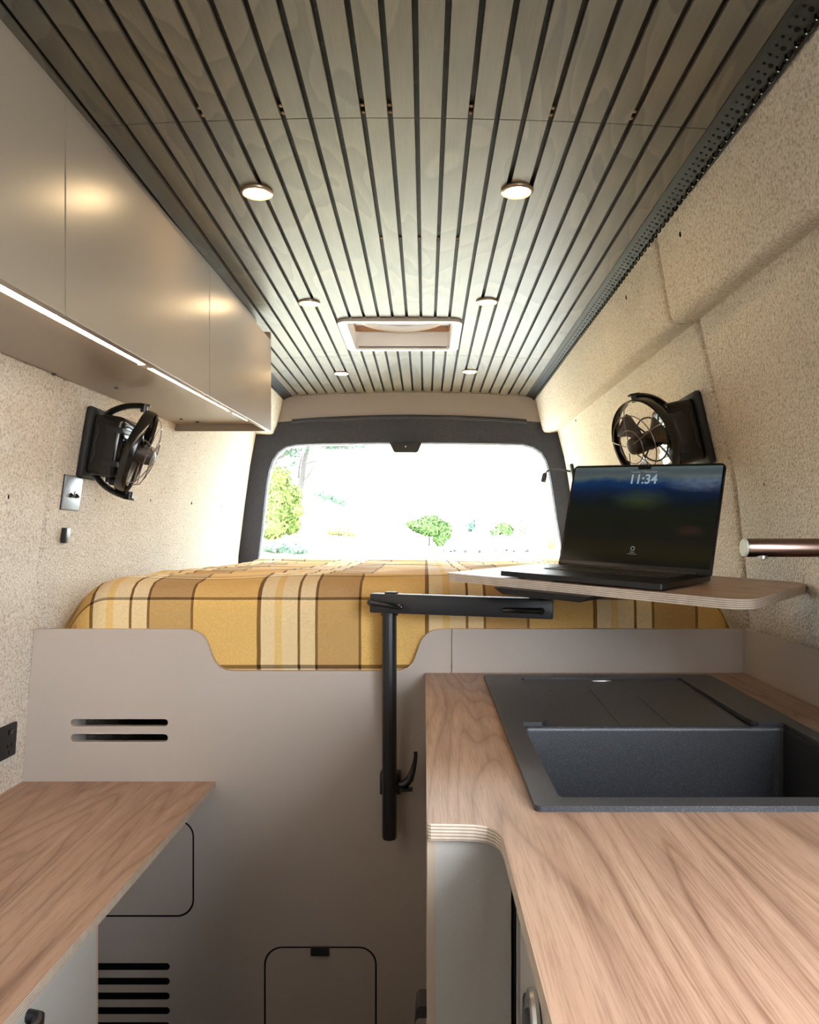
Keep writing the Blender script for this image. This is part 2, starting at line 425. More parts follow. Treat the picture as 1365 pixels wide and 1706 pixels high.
# ------------------------------------------------------------------ floor
m = MB(); m.box((-.08, 1.55, -1.235), (2.0, 5.1, .03)); struct(m.build('floor', floor_m, smooth=False))

# ------------------------------------------------------------------ ceiling: grooved plywood boards on a black backing
def zce(X): return .797 - .055 * (X + .085) ** 2
CL, CR = -.70, .53
m = MB(); xs = refine([-.80, .62], .06)
m.grid([[Vector((x, Y, zce(x) + .0095)) for x in xs] for Y in (Y0, 2.701)])
for a, b, c, d in ((-.80, -.288, 2.701, 3.079), (.105, .62, 2.701, 3.079), (-.80, .62, 3.079, 4.06)):
    m.grid([[Vector((x, Y, zce(x) + .0095)) for x in refine([a, b], .06)] for Y in (c, d)])
ceiling = struct(m.build('ceiling', groove))
gaps = [-.5634 + .0498 * k for k in range(-2, 22)]
edges = [CL - .0045] + gaps + [CR + .0045]
seams = [Y0, -.355, 1.425, 3.205, 3.995]
VX0, VX1, VY0, VY1 = -.314, .131, 2.683, 3.097       # roof vent flange
bm_cache = {}
def board(x0, x1, ya, yb):
    w = round(x1 - x0, 4); L = round(yb - ya, 4)
    if (w, L) not in bm_cache:
        q = MB(); q.box((0, 0, .0045), (w, L, .009)); bm_cache[(w, L)] = q.mesh('ceiling_board', ceil_wood, False, True)
    o = link('ceiling_board', bm_cache[(w, L)], ceiling, True)
    xc = (x0 + x1) / 2; o.location = Vector((xc, (ya + yb) / 2, zce(xc))) + UP
    o.rotation_euler = (0, math.atan(.11 * (xc + .085)), 0)
for a, b in zip(edges, edges[1:]):
    x0, x1 = a + .0050, b - .0050
    for ya, yb in zip(seams, seams[1:]):
        ya += .0013; yb -= .0013
        if ya > 1 and yb < 3.21 and x1 > VX0 + .02 and x0 < VX1 - .02:
            board(x0, x1, ya, VY0 + .02); board(x0, x1, VY1 - .02, yb)
        else: board(x0, x1, ya, yb)
sm = MB(); sm.lathe([(0, .0042), (.0022, .0038), (.003, .0024), (.0022, .0016)], 10, Matrix.Rotation(math.radians(90), 4, 'Y')); scr = sm.mesh('ceiling_screw', brass, True, True)
def screw(X, Y):
    X = min(gaps, key=lambda g: abs(g - X)); o = link('ceiling_screw', scr, ceiling, True); o.location = Vector((X, Y, zce(X) + .0085)) + UP
for X in (-.396, -.2535, -.110, -.062, .083, .227, .374): screw(X, 1.395); screw(X, 1.418)
for X in (-.11, -.062, -.013, .035, .083): screw(X, 2.0)

# perforated black edge trims with cord lacing
lm = MB(); lm.ring(.0075, .0022, 12, 6, -.3, math.pi + .3, None); loop_me = lm.mesh('lacing_loop', black_gloss, True, True)
def edge_trim(name, xa, xb, ya, yb, sgn, lacing_individual):
    za, zb = zce(xa) - .001, .757
    m = MB(); m.plate([[(xa, za), (xb, zb), (xb, zb + .006), (xa, za + .006)]], ya, yb, XZ)
    m.plate([[(xa - sgn * .004, za - .001), (xa + sgn * .003, za - .0035), (xa + sgn * .003, za + .006), (xa - sgn * .004, za + .006)]], ya, yb, XZ)
    tr = struct(m.build(name, dark_steel, smooth=False))
    h = MB(); Y = ya + .01; k = 0
    sl = Vector((xb - xa, 0, zb - za)); nrm = Vector((sl.z, 0, -sl.x)).normalized(); nrm = nrm if nrm.z < 0 else -nrm
    while Y < yb - .01:
        for t, r in ((.28, .0028), (.52, .0024 if k % 2 else .0045)):
            c = Vector((xa, Y, za)) + sl * t
            h.cyl(c, c + nrm * .0006, r, r, 8)
        Y += .0215; k += 1
    o = h.build('perforation', pit, tr); o['kind'] = 'stuff'
    Y = ya + .02
    if lacing_individual:
        while Y < yb - .02:
            o = link('lacing_loop', loop_me, tr, True); o.location = Vector((xa, Y, za)) + sl * .78 + nrm * .0005 + UP
            o.rotation_euler = (math.pi, 0, .35); Y += .03
    else:
        l2 = MB()
        while Y < yb - .02:
            l2.ring(.0075, .0022, 8, 5, 0, math.pi, Matrix.Translation(Vector((xa, Y, za)) + sl * .78) @ Matrix.Rotation(math.pi, 4, 'X')); Y += .03
        o = l2.build('lacing', black_gloss, tr); o['kind'] = 'stuff'
edge_trim('trim_1', .530, .574, .35, 3.99, 1, True)
edge_trim('trim_2', -.700, -.744, 2.3, 3.99, -1, False)
m = MB(); m.box((.64, 1.5, .80), (.14, 5.0, .012)); m.box((-.80, 1.5, .80), (.14, 5.0, .012)); m.plate([[(-.88, -1.1), (.72, -1.1), (.72, 4.1), (-.88, 4.1)], [(-.28, 2.71), (.10, 2.71), (.10, 3.07), (-.28, 3.07)]], .8885, .8985); struct(m.build('trim_3', dark_steel, smooth=False))

# ------------------------------------------------------------------ rear: header board, carpeted tailgate lining, window
rear_pts = [(RW, 1), (LW, -1)]
m = MB()
hx = refine([-.775, .605], .08)
m.grid([[Vector((x, 4.0, zce(x) + .012)) for x in hx], [Vector((x, 4.004, .672 - .03 * ((x + .085) / .69) ** 2)) for x in hx]])
struct(m.build('trim_4', laminate('header_board', (.35, .315, .315))))
YR = 4.005
def pr(px, py, Y=YR): p = P(px, py, Y); return (p.x, p.z)
hole = [pr(*a) for a in ((424, 985), (430, 930), (435, 890), (440, 840), (444, 805), (448, 783), (454, 766), (463, 753), (476, 744), (495, 740), (540, 738.5), (680, 737), (820, 738.5), (872, 740), (890, 745), (903, 754), (911, 767), (916, 784), (921, 812), (928, 860), (936, 910), (942, 985))]
outer = [(-1.01, -.40), (-1.005, -.05), (-.96, .2), (-.93, .42), (-.91, .62), (-.82, .72), (.65, .72), (.73, .62), (.75, .42), (.79, .2), (.83, -.05), (.84, -.40)]
m = MB(); m.plate([outer, hole], YR, YR + .055, XZ)
win = struct(m.build('window_1', carpet, smooth=False))
# rolled top lip of the lining
lip = [Vector((x, YR - .004, .668 - .03 * ((x + .085) / .69) ** 2)) for x in refine([-.70, .53], .07)]
m = MB(); m.tube(lip, .012, 10); m.build('lining_lip', carpet, win)
gp = [Vector((x, YR + .03, z)) for x, z in hole]
m = MB(); m.tube(gp + [gp[0]], .0085, 8, False); m.build('window_seal', seal_m, win)
m = MB(); m.plate([hole], YR + .046, YR + .049, XZ); m.build('pane', glass, win, smooth=False)
# lower tailgate below the glass
m = MB(); m.box((-.08, 4.04, -.80), (1.9, .06, .84)); struct(m.build('wall_rear', carpet, smooth=False))
# housing at the top centre of the rear window
bl = thing('brake_light', 'small black trapezoid light housing at the top centre of the rear window', 'light', (-.1, 3.98, .49))
hp = [pr(*a, 3.97) for a in ((649, 738), (703, 738), (697, 752), (694, 754), (659, 754), (656, 752))]
m = MB(); m.plate([hp], 3.965, 4.03, XZ); m.build('housing', black, bl, smooth=False)
m = MB(); p = P(676, 744, 3.965); m.cyl(p, p - Vector((0, .003, 0)), .004, n=12); m.build('sensor', white_pl, bl)

# ================================================================== BED
YP = 1.84
def pp(px, py): p = P(px, py, YP); return (p.x, p.z)
scurve_l = [(300, 1048), (312, 1048.6), (324, 1051), (335, 1057), (343, 1066), (348, 1078), (352, 1091), (357, 1102), (366, 1112), (378, 1117), (390, 1118)]
scurve_r = [(655, 1118), (668, 1117), (680, 1112), (688, 1104), (693, 1093), (697, 1080), (702, 1067), (710, 1057), (720, 1051), (732, 1048.5), (745, 1048)]
outl = [pp(57, 1048)] + [pp(*a) for a in scurve_l + scurve_r] + [pp(752.3, 1048), (pp(752.3, 1048)[0], -1.22), (-.985, -1.22), pp(37, 1300)]
def slot(x0, x1, y0, y1, r=None):
    a = pp(x0, y1); b = pp(x1, y0); r = (b[1] - a[1]) / 2 * .98 if r is None else r
    return rrect(a[0], b[0], a[1], b[1], r, 5)
slots = [slot(118, 280, 1198, 1210), slot(118, 280, 1223, 1236)]
vents = [slot(70, 283, y, y + 11.5) for y in (1604.5, 1629, 1653.5, 1678, 1703, 1727)]
def rr_px(x0, x1, y0, y1, r): a = pp(x0, y1); b = pp(x1, y0); return rrect(a[0], b[0], a[1], b[1], r * YP / F, 8)
hatch1 = rr_px(440, 628, 1577, 1738, 30); hatch2 = rr_px(90, 323.5, 1366, 1527.5, 28)
panel = thing('bed_partition', 'taupe board partition under the bed with scooped top edge, slots and hatches', 'partition', (-.45, YP, -1.22))
m = MB(); m.plate([outl] + slots + vents + [hatch1, hatch2], YP, YP + .015, XZ, side_mat=1, hole_mat=2, hole_from=3); m.build('board', [taupe, taupe_edge, pit], panel, smooth=False)  # vent and hatch hole sides coloured black as shade
ins = lambda x0, x1, y0, y1, r: rr_px(x0 + 3, x1 - 3, y0 + 3, y1 - 3, r - 2.5)
h1 = MB(); h1.plate([ins(440, 628, 1577, 1738, 30)], YP, YP + .015, XZ); hd = h1.build('hatch', taupe, panel, smooth=False)
h2 = MB(); h2.plate([ins(90, 323.5, 1366, 1527.5, 28)], YP, YP + .015, XZ); h2.build('hatch', taupe, panel, smooth=False)
for a4 in ((440, 628, 1577, 1738, 30), (90, 323.5, 1366, 1527.5, 28)):
    g_ = MB(); g_.plate([rr_px(*a4), ins(*a4)], YP + .0015, YP + .012, XZ); g_.build('gap_shade', pit, panel, smooth=False)  # black ring filling each hatch gap in place of its shade
m = MB(); a = P(533.5, 1584, YP); m.box((a.x, YP - .002, a.z), (.045, .008, .022), bev=.002); m.build('pull_tab', black, hd)
# black backing behind grooves of the hatches and vents
m = MB(); m.box((-.45, YP + .020, -.90), (.98, .006, .62)); m.build('backing', pit, panel, smooth=False)
bx = thing('slot_light_block', 'white block standing in for light seen through the two upper slots', 'box', (-.86, 1.99, -.52))  # white block added for the bright patch of light behind the slots
m = MB(); m.box((-.917, 1.914, -.46), (.085, .11, .12), bev=.006); m.build('body', white_pl, bx)
m = MB(); m.box((-.917, 1.914, -.395), (.088, .112, .012), bev=.003); m.build('lid', white_pl, bx)

kb = MB(); q0 = pp(753.4, 1048); kb.plate([[(q0[0], -1.22), (.805, -1.22), (.785, -.2043), (q0[0], -.2043)]], YP, YP + .015, XZ, side_mat=1)
tag(kb.build('kitchen_backboard', [taupe, taupe_edge], smooth=False), 'taupe upright board behind the far end of the sink', 'board')

m = MB(); m.box((-.09, 2.92, -.365), (1.72, 2.10, .03)); tag(m.build('bed_platform', taupe, smooth=False), 'flat bed platform under the mattress', 'platform')
m = MB(); m.box((-.085, 2.93, -.24), (1.40, 2.0, .22), bev=.05, seg=3); tag(m.build('mattress', white_pl), 'mattress hidden under the yellow plaid blanket', 'mattress')

# blanket draped over the mattress
def nz(x, y, s):
    from mathutils import noise
    return noise.noise(Vector((x * s, y * s, 3.7)))
def blanket():
    bm = bmesh.new(); uvl = bm.loops.layers.uv.new('UVMap')
    path = [(1.868, -.325), (1.864, -.302), (1.860, -.290), (1.862, -.27), (1.861, -.23), (1.861, -.19), (1.863, -.16), (1.868, -.134), (1.882, -.115), (1.905, -.102), (1.94, -.094)]
    y = 1.98
    while y < 3.96: path.append((y, -.089)); y += .022
    path += [(3.965, -.093), (3.985, -.115), (3.99, -.17)]
    us = refine([-.945, -.90, -.76], .012) + refine([-.76, .70, ], .018)[1:] + refine([.70, .745, .79], .012)[1:]
    n = len(path); vlen = [0]
    for a, b in zip(path, path[1:]): vlen.append(vlen[-1] + math.hypot(b[0] - a[0], b[1] - a[1]))
    i134 = 7; v0 = .62 - 0.0
    grid = []
    for i, (Y, z) in enumerate(path):
        R = []
        for x in us:
            e = 0.0
            dl = (x + .90); dr = (.72 - x)
            if dl < .13: e = max(e, (.13 - dl) / .17)
            if dr < .05: e = max(e, (.05 - dr) / .12)
            drop = .16 * min(e, 1.0) ** 2
            top = 1.0 if i > 9 else (0 if i < 7 else (i - 7) / 3)
            wr = (nz(x, Y * 1.6, 3.2) * .009 + nz(x * .5, Y * 3.1, 7) * .006 + abs(nz(x * .35, Y * 2.4, 5)) * .008) * top
            if Y > 3.6: wr += top * (.010 * max(0, nz(x, 9.1, 4.0)) + .006)
            fr = 0 if top > .9 else (nz(x, z * 2, 9) * .004 + nz(x, z, 30) * .0012)
            Yk = Y + fr + (.10 * e * e if i < 10 else 0)
            xx = x + (.0 if top > .5 else .0)
            # rounded outer corners of the front
            zz = z + wr - (drop if i >= 6 else drop * .3)
            R.append(bm.verts.new((xx, Yk, zz + ZC)))
        grid.append(R)
    for i in range(n - 1):
        for j in range(len(us) - 1):
            f = bm.faces.new((grid[i][j], grid[i][j + 1], grid[i + 1][j + 1], grid[i + 1][j])); f.smooth = True
            for lp, (a, b) in zip(f.loops, ((i, j), (i, j + 1), (i + 1, j + 1), (i + 1, j))):
                u = (us[b] + .411) / .41 + 10; v = .612 - (vlen[a] - vlen[i134]) / .41 + 20
                lp[uvl].uv = (u, v)
    bmesh.ops.recalc_face_normals(bm, faces=bm.faces)
    me = bpy.data.meshes.new('blanket'); bm.to_mesh(me); bm.free(); me.materials.append(plaid)
    o = link('blanket', me); md = o.modifiers.new('thick', 'SOLIDIFY'); md.thickness = .006; md.offset = 1
    return tag(o, 'yellow, cream and brown plaid wool blanket spread over the bed', 'blanket')
blanket()
# ================================================================== CEILING FITTINGS
dlg = thing('downlight', 'round recessed ceiling downlight glowing warm white', 'downlight', Matrix(), 'six warm downlights in the slatted ceiling')
RX = Matrix.Rotation(math.radians(90), 4, 'Y')      # lathe axis x -> -z
q = MB(); q.lathe([(-.004, .034), (.002, .0365), (.0055, .0355), (.0075, .031), (.0050, .0285), (-.002, .0285)], 40, RX); q.build('bezel', bezel_m, dlg, local=True)
q = MB(); q.lathe([(-.002, .0287), (.0048, .0287), (.0056, .02)], 36, RX); q.build('diffuser', lens_m, dlg, local=True)
dl_names = ['beside the front cabinet door', 'above the sink', 'above the cabinet end', 'beside the roof vent', 'at the rear left', 'at the rear right']
dl_pos = [(-.3788, 1.7121), (.2056, 1.7063), (-.3812, 2.4958), (.2014, 2.4834), (-.3881, 3.5204), (.203, 3.4837)]
dl_lab = ['warm ceiling downlight beside the middle door of the overhead cabinet', 'warm ceiling downlight between the lacing trim and the first board seam',
          'warm ceiling downlight just before the roof vent, on the cabinet side', 'warm ceiling downlight just before the roof vent, on the lacing trim side',
          'warm ceiling downlight nearest the rear window on the cabinet side', 'warm ceiling downlight nearest the rear window on the lacing trim side']
for i, (x, y) in enumerate(dl_pos):
    o = dlg if i == 0 else copy_tree(dlg)
    o.matrix_world = Matrix.Translation(Vector((x, y, zce(x) + .001)) + UP); o['label'] = dl_lab[i]

vent = thing('roof_vent', 'white square roof vent frame set in the slatted ceiling', 'roof vent', (-.09, 2.89, .79))
zv = zce(-.09) - .012
ix0, ix1, iy0, iy1 = VX0 + .034, VX1 - .034, VY0 + .026, VY1 - .026
m = MB(); m.plate([rrect(VX0, VX1, VY0, VY1, .035, 8), rrect(ix0, ix1, iy0, iy1, .012, 4)], zv, zv + .013)
fr = m.build('flange', white_pl, vent, smooth=False)
bv = fr.modifiers.new('b', 'BEVEL'); bv.width = .003; bv.segments = 2; bv.limit_method = 'ANGLE'
m = MB(); m.plate([rrect(ix0 - .006, ix1 + .006, iy0 - .006, iy1 + .006, .012, 4), rrect(ix0, ix1, iy0, iy1, .010, 4)], zv + .008, zv + .072); m.build('well', white_pl, vent, smooth=False)
m = MB(); m.plate([rrect(ix0 - .010, ix1 + .010, iy0 - .010, iy1 + .010, .01, 3), rrect(ix0 + .002, ix1 - .002, iy0 + .002, iy1 - .002, .01, 3)], zv + .072, zv + .096)
m.build('timber_collar', mat('timber_collar', (.45, .24, .13), .6), vent, smooth=False)
m = MB(); m.ring(.165, .007, 48, 8, M=Matrix.Translation(((ix0 + ix1) / 2, (iy0 + iy1) / 2, zv + .078)) @ Matrix.Rotation(math.radians(90), 4, 'Y'), rw=.012); m.build('fan_ring', white_pl, vent)
m = MB(); m.box(((ix0 + ix1) / 2, (iy0 + iy1) / 2, zv + .10), (ix1 - ix0 + .03, iy1 - iy0 + .03, .006)); m.build('lid', lid_m, vent, smooth=False)
m = MB(); p = P(640, 546, 3.0); m.box((p.x, 3.0, zv + .066), (.02, .012, .010), bev=.002); m.build('catch', white_pl, vent)

# ================================================================== OVERHEAD CABINET (left)
def fx(Y): return -.5388 - .0422 * (2.66 - Y)
def fzt(Y): return .7121 + .0172 * (2.66 - Y)
def fzb(Y): return .394 - .0100 * (2.66 - Y)
def bz(Y): return .40 + .017 * (Y - 1.6)
YC0, YC1 = .30, 2.66
oc = thing('overhead_cabinet', 'long taupe overhead cabinet with three flat doors against the ceiling', 'cabinet', (-.72, 1.5, .38))
def hexa(m, pts):   # 8 points: bottom ring, top ring
    V = [m.b.verts.new(p) for p in pts]
    for f in ((0, 1, 2, 3), (7, 6, 5, 4), (0, 4, 5, 1), (1, 5, 6, 2), (2, 6, 7, 3), (3, 7, 4, 0)): m.b.faces.new([V[i] for i in f])
def door(ya, yb):
    m = MB(); t = .016
    hexa(m, [(fx(ya), ya, fzb(ya)), (fx(yb), yb, fzb(yb)), (fx(yb) - t, yb, fzb(yb)), (fx(ya) - t, ya, fzb(ya)),
             (fx(ya), ya, fzt(ya)), (fx(yb), yb, fzt(yb)), (fx(yb) - t, yb, fzt(yb)), (fx(ya) - t, ya, fzt(ya))])
    o = m.build('door', cab_front, oc, smooth=False); b = o.modifiers.new('b', 'BEVEL'); b.width = .0012; b.segments = 2
for ya, yb in ((YC0, 1.2635), (1.2665, 1.9985), (2.0015, YC1)): door(ya, yb)
def strip_along(name, ya, yb, x0f, x1f, z0f, z1f, mt, parent):
    m = MB(); hexa(m, [(x0f(ya), ya, z0f(ya)), (x0f(yb), yb, z0f(yb)), (x1f(yb), yb, z0f(yb)), (x1f(ya), ya, z0f(ya)),
                       (x0f(ya), ya, z1f(ya)), (x0f(yb), yb, z1f(yb)), (x1f(yb), yb, z1f(yb)), (x1f(ya), ya, z1f(ya))])
    return m.build(name, mt, parent, smooth=False)
strip_along('filler', YC0, 2.648, lambda Y: fx(Y) - .017 - .031 * max(0, (Y - 1.1) / 1.55), lambda Y: fx(Y) - .075, lambda Y: fzt(Y) - .03, lambda Y: .780, cab_front, oc)
wl = lambda Y: wall_x(LW, Y, .41) - .003
strip_along('bottom_board', YC0, 2.65, lambda Y: fx(Y) - .017, wl, bz, lambda Y: bz(Y) + .015, cab_front, oc)
m = MB(); m.plate([[(fx(YC1) - .0005, fzb(YC1)), (fx(YC1) - .0005, .738), (-.86, .745), (wl(YC1), .50), (wl(YC1), fzb(YC1))]], YC1 - .012, YC1 + .003, XZ); m.build('end_panel', cab_front, oc, smooth=False)
for px, py in ((90, 620), (194, 645), (302, 702), (329, 707)):
    p = onZ(px, py, bz(2.2) - .003); c = MB(); c.cyl((p.x, p.y, bz(p.y) + .001), (p.x, p.y, bz(p.y) - .003), .006, .005, 12); c.build('screw_cap', black, oc)
# LED strip under the cabinet
ls = thing('led_strip_light', 'glowing warm LED strip fixed under the overhead cabinet', 'strip light', (-.61, 1.5, .39))
lx = lambda Y: -.639 + (.055 / 1.37) * (Y - 1.145)
strip_along('channel', .32, 2.515, lambda Y: lx(Y) + .008, lambda Y: lx(Y) - .008, lambda Y: bz(Y) - .005, lambda Y: bz(Y) + .001, chrome, ls)
strip_along('diffuser', .32, 2.512, lambda Y: lx(Y) + .0055, lambda Y: lx(Y) - .0055, lambda Y: bz(Y) - .0085, lambda Y: bz(Y) - .004, strip_m, ls)
for Yk in (1.66, 2.30):
    strip_along('clip', Yk, Yk + .035, lambda Y: lx(Y) + .0085, lambda Y: lx(Y) - .0085, lambda Y: bz(Y) - .0105, lambda Y: bz(Y) - .003, grey_pl, ls)

# ================================================================== LEFT COUNTER AND ITS CABINET
m = MB(); m.plate([[(wall_x(LW, .2, -.57) - .004, .2), (-.503, .2), (-.507, YP - .001), (-.975, YP - .001)]], -.572, -.588, None, side_mat=1)
tag(m.build('side_counter', [walnut, ply], smooth=False), 'low walnut-topped plywood counter against the left wall below the slots', 'counter')
sc_ = thing('side_cabinet', 'pale grey cabinet standing under the low walnut counter', 'cabinet', (-.75, .7, -1.22))
m = MB(); m.box((-.524, .70, -.904), (.016, .985, .632)); m.build('front', cab_white, sc_, smooth=False)
m = MB(); m.box((-.745, 1.2005, -.904), (.452, .015, .632)); m.build('end_panel', taupe_edge, sc_, smooth=False)
m = MB(); m.box((-.745, .22, -.904), (.452, .015, .632)); m.build('end_panel', cab_white, sc_, smooth=False)
m = MB(); m.tube([(-.519, .99, -.612), (-.50, .985, -.612), (-.494, .97, -.612), (-.494, .80, -.612), (-.50, .785, -.612), (-.519, .78, -.612)], .0085, 10); m.build('handle', black, sc_)

# ================================================================== KITCHEN UNIT (right)
WX = lambda Y: .7693 + .055 * (Y - 1.84)        # face of the side upstand
def sl(Y): return .1272 + (.1354 - .1272) * (Y - .8826) / (1.7733 - .8826)
def sr(Y): return .615 + (.662 - .615) * (Y - .8826) / (1.7733 - .8826)
SY0, SY1 = .8826, 1.776
def sk(s, Y): return (sl(Y) + s * (sr(Y) - sl(Y)), Y)
notch = [(.082, .30), (.082, .800), (.0805, .815), (.076, .828), (.068, .838), (.055, .843), (.040, .8445), (.006, .846), (.003, .848), (.0015, .852)]
top_out = [(WX(.30) - .002, .30)] + notch + [(.0, YP - .001), (WX(YP) - .002, YP - .001)]
ins_ = .012
cut = [sk(.03, SY0 + .02), sk(.97, SY0 + .02), sk(.97, SY1 - .02), sk(.03, SY1 - .02)]
m = MB(); m.plate([top_out, cut], -.310, -.3285, None, side_mat=1)
wk = tag(m.build('worktop', [walnut, ply], smooth=False), 'long walnut-topped plywood worktop around the black sink', 'worktop')
# side upstand against the right wall
m = MB(); m.plate([[(WX(.3), .3), (WX(YP), YP - .001), (WX(YP) + .013, YP - .001), (WX(.3) + .013, .3)]], -.33, -.2043)
tag(m.build('side_upstand', taupe, smooth=False), 'taupe upstand board between the worktop and the fabric wall', 'board')
kc = thing('kitchen_cabinet', 'taupe kitchen cabinet under the worktop with rounded front step', 'cabinet', (.4, 1.0, -1.22))
m = MB(); m.box((.0065, 1.345, -.775), (.009, .985, .892)); m.build('side_panel', taupe_edge, kc, smooth=False)
m = MB(); m.box((.0535, .860, -.775), (.085, .014, .892)); m.build('end_panel', cab_white, kc, smooth=False)
m = MB(); m.box((.104, .853, -.775), (.010, .014, .892)); m.build('shadow_gap', pit, kc, smooth=False)
m = MB(); m.box((.112, .843, -.775), (.022, .010, .892)); m.build('stile', cab_white, kc, smooth=False)
dr = MB(); dr.box((.112, .575, -.775), (.016, .52, .885)); dd = dr.build('door', cab_white, kc, smooth=False)
m = MB(); m.box((.100, .66, -.46), (.012, .17, .05), bev=.005); m.build('handle', black, dd)
m = MB(); m.ring(.022, .005, 20, 8, M=Matrix.Translation((.099, .70, -.437))); m.build('latch_ring', chrome, dd)
m = MB(); m.box((.690, 1.05, -.775), (.010, 1.5, .892)); m.build('back_panel', taupe, kc, smooth=False)
m = MB(); m.box((.43, .32, -.775), (.62, .014, .892)); m.build('end_panel', cab_white, kc, smooth=False)
hk = MB(); hp = [(.0, 0), (-.014, 0), (-.019, -.006), (-.021, -.028), (-.018, -.02), (-.014, -.018), (0, -.018)]
hk.plate([[(x + .0045, z - .700) for x, z in hp]], 1.155, 1.20, XZ); hk.build('hook', black, kc, smooth=False)

# sink
sk_ = thing('kitchen_sink', 'black speckled composite sink with ribbed drainer set in the worktop', 'sink', (.4, 1.3, -.31))
zr = -.303
def rr_sk(s0, s1, ya, yb, r, n=5):
    w = .5; pts = rrect(s0 * w, s1 * w, ya, yb, r, n); return [sk(x / w, y) for x, y in pts]
D0, D1 = .155, .845           # drainer span
B0, B1, BY0, BY1 = .066, .945, .914, 1.300
op = [sk(B0 + .01, BY0), sk(B1 - .01, BY0), sk(B1, BY0 + .01), sk(B1, BY1 - .004), sk(B1 - .008, BY1), sk(D1 + .02, BY1), sk(D1 + .004, BY1 + .012), sk(D1, BY1 + .03), sk(D1, 1.722), sk(D1 - .012, 1.733), sk(D0 + .012, 1.733), sk(D0, 1.722), sk(D0, BY1 + .03), sk(D0 - .004, BY1 + .012), sk(D0 - .02, BY1), sk(B0 + .008, BY1), sk(B0, BY1 - .004), sk(B0, BY0 + .01)]
m = MB(); m.plate([rr_sk(0, 1, SY0, SY1, .008), op], zr, -.3105)
rm = m.build('rim', sink_m, sk_, smooth=False); b = rm.modifiers.new('b', 'BEVEL'); b.width = .003; b.segments = 3; b.limit_method = 'ANGLE'; b.angle_limit = math.radians(50)
m = MB(); V = []
dpts = [(D0 - .004, 1.738, -.3065), (D1 + .004, 1.738, -.3065), (D1 + .004, BY1 + .002, -.3125), (D0 - .004, BY1 + .002, -.3125)]
top = [Vector((*sk(s, y), z)) for s, y, z in dpts]; hexa(m, [p - Vector((0, 0, .012)) for p in top] + top); dr_ = m.build('drainer', sink_m, sk_, smooth=False)
for (xa, ya, za), (xb, yb, zb) in (((.350, 1.62, -.3082), (.337, BY1 + .003, -.3125)), ((.432, 1.55, -.309), (.424, BY1 + .003, -.3125)), ((.272, 1.69, -.307), (.262, 1.60, -.308))):
    m = MB(); m.tube([(xa, ya, za), (xb, yb, zb)], .0016, 6); m.build('drainer_rib', sink_m, dr_)
m = MB(); c0 = [sk(*a) for a in ((B0, BY0), (B1, BY0), (B1, BY1), (B0, BY1))]
w = .5
lo = rr_sk(B0, B1, BY0, BY1, .012, 4); lo2 = rr_sk(B0 + .012, B1 - .012, BY0 + .006, BY1 - .006, .018, 4); lo3 = rr_sk(B0 + .05, B1 - .05, BY0 + .024, BY1 - .024, .03, 4)
R = [[Vector((x, y, z)) for x, y in L] for L, z in ((lo, -.3095), (lo, -.318), (lo2, -.470), (lo3, -.490))]
for r in R: r.append(r[0])
V = m.grid(R); m.b.faces.new([v for v in V[-1][:-1]])
bas = m.build('basin', sink_m, sk_)
so = bas.modifiers.new('s', 'SOLIDIFY'); so.thickness = .004; so.offset = -1
m = MB(); p = sk(.5, 1.11); m.lathe([(-.001, .034), (.003, .036), (.003, .022), (.001, .018)], 28, Matrix.Translation((p[0], p[1], -.4905)) @ Matrix.Rotation(math.radians(-90), 4, 'Y')); m.build('drain', chrome, sk_)
m = MB(); p = onZ(1003, 1134.5, -.3055); m.box((p.x, p.y, -.3052), (.042, .012, .002), bev=.0007); m.build('badge', chrome, sk_)

# faucet
YF = 1.147
fc = thing('faucet', 'bronze cylindrical kitchen faucet with horizontal spout over the sink', 'faucet', (.70, YF, -.31))
pa = P(1238, 912.5, YF)
RYp = Matrix.Translation(pa)
m = MB(); m.lathe([(0.004, .0135), (.006, .014), (.215, .014)], 36, RYp); m.build('spout', faucet_m, fc)
m = MB(); m.lathe([(0.0, .0128), (.001, .0134), (.0055, .0134)], 32, RYp); m.build('end_cap', cap_m, fc)
m = MB(); m.cyl(pa + Vector((.028, 0, -.012)), pa + Vector((.028, 0, -.0165)), .009, .0085, 20); m.build('aerator', chrome, fc)
bx_ = pa.x + .205
m = MB(); m.cyl((bx_, YF, -.310), (bx_, YF, pa.z + .02), .016, n=28); m.build('column', faucet_m, fc)
m = MB(); m.cyl((bx_, YF, -.311), (bx_, YF, -.300), .024, n=28); m.build('base', faucet_m, fc)
m = MB(); m.tube([(bx_, YF - .014, -.20), (bx_, YF - .045, -.20), (bx_, YF - .06, -.17)], .006, 10); m.build('lever', faucet_m, fc)

# ================================================================== SWIVEL TABLE
lz = lambda px, py, Y: P(px, py, Y)
hBR, hBL, hFL = P(1197, 966, 1.48), P(938, 946, 1.70), P(831, 958, 1.51)
e1 = (hBR - hBL).normalized()
nrm = e1.cross(hFL - hBL); nrm = (nrm if nrm.z > 0 else -nrm).normalized()
e2 = nrm.cross(e1)                         # towards the rear
O = hFL - nrm * .012                      # a point of the table surface
def onT(px, py, off=0.0):
    d = P(px, py, 1.0); k = (O + nrm * off).dot(nrm) / d.dot(nrm); return d * k
TM = Matrix(((e1.x, e2.x, nrm.x, O.x), (e1.y, e2.y, nrm.y, O.y), (e1.z, e2.z, nrm.z, O.z + ZC), (0, 0, 0, 1)))
def tl(px, py, off=0.0): d = onT(px, py, off) - O; return (d.dot(e1), d.dot(e2))
tL = tl(724, 956); tR = tl(1333, 977); tF = tl(1215, 993)
print('TABLE', tL, tR, tF, 'nrm', nrm, 'O', O)
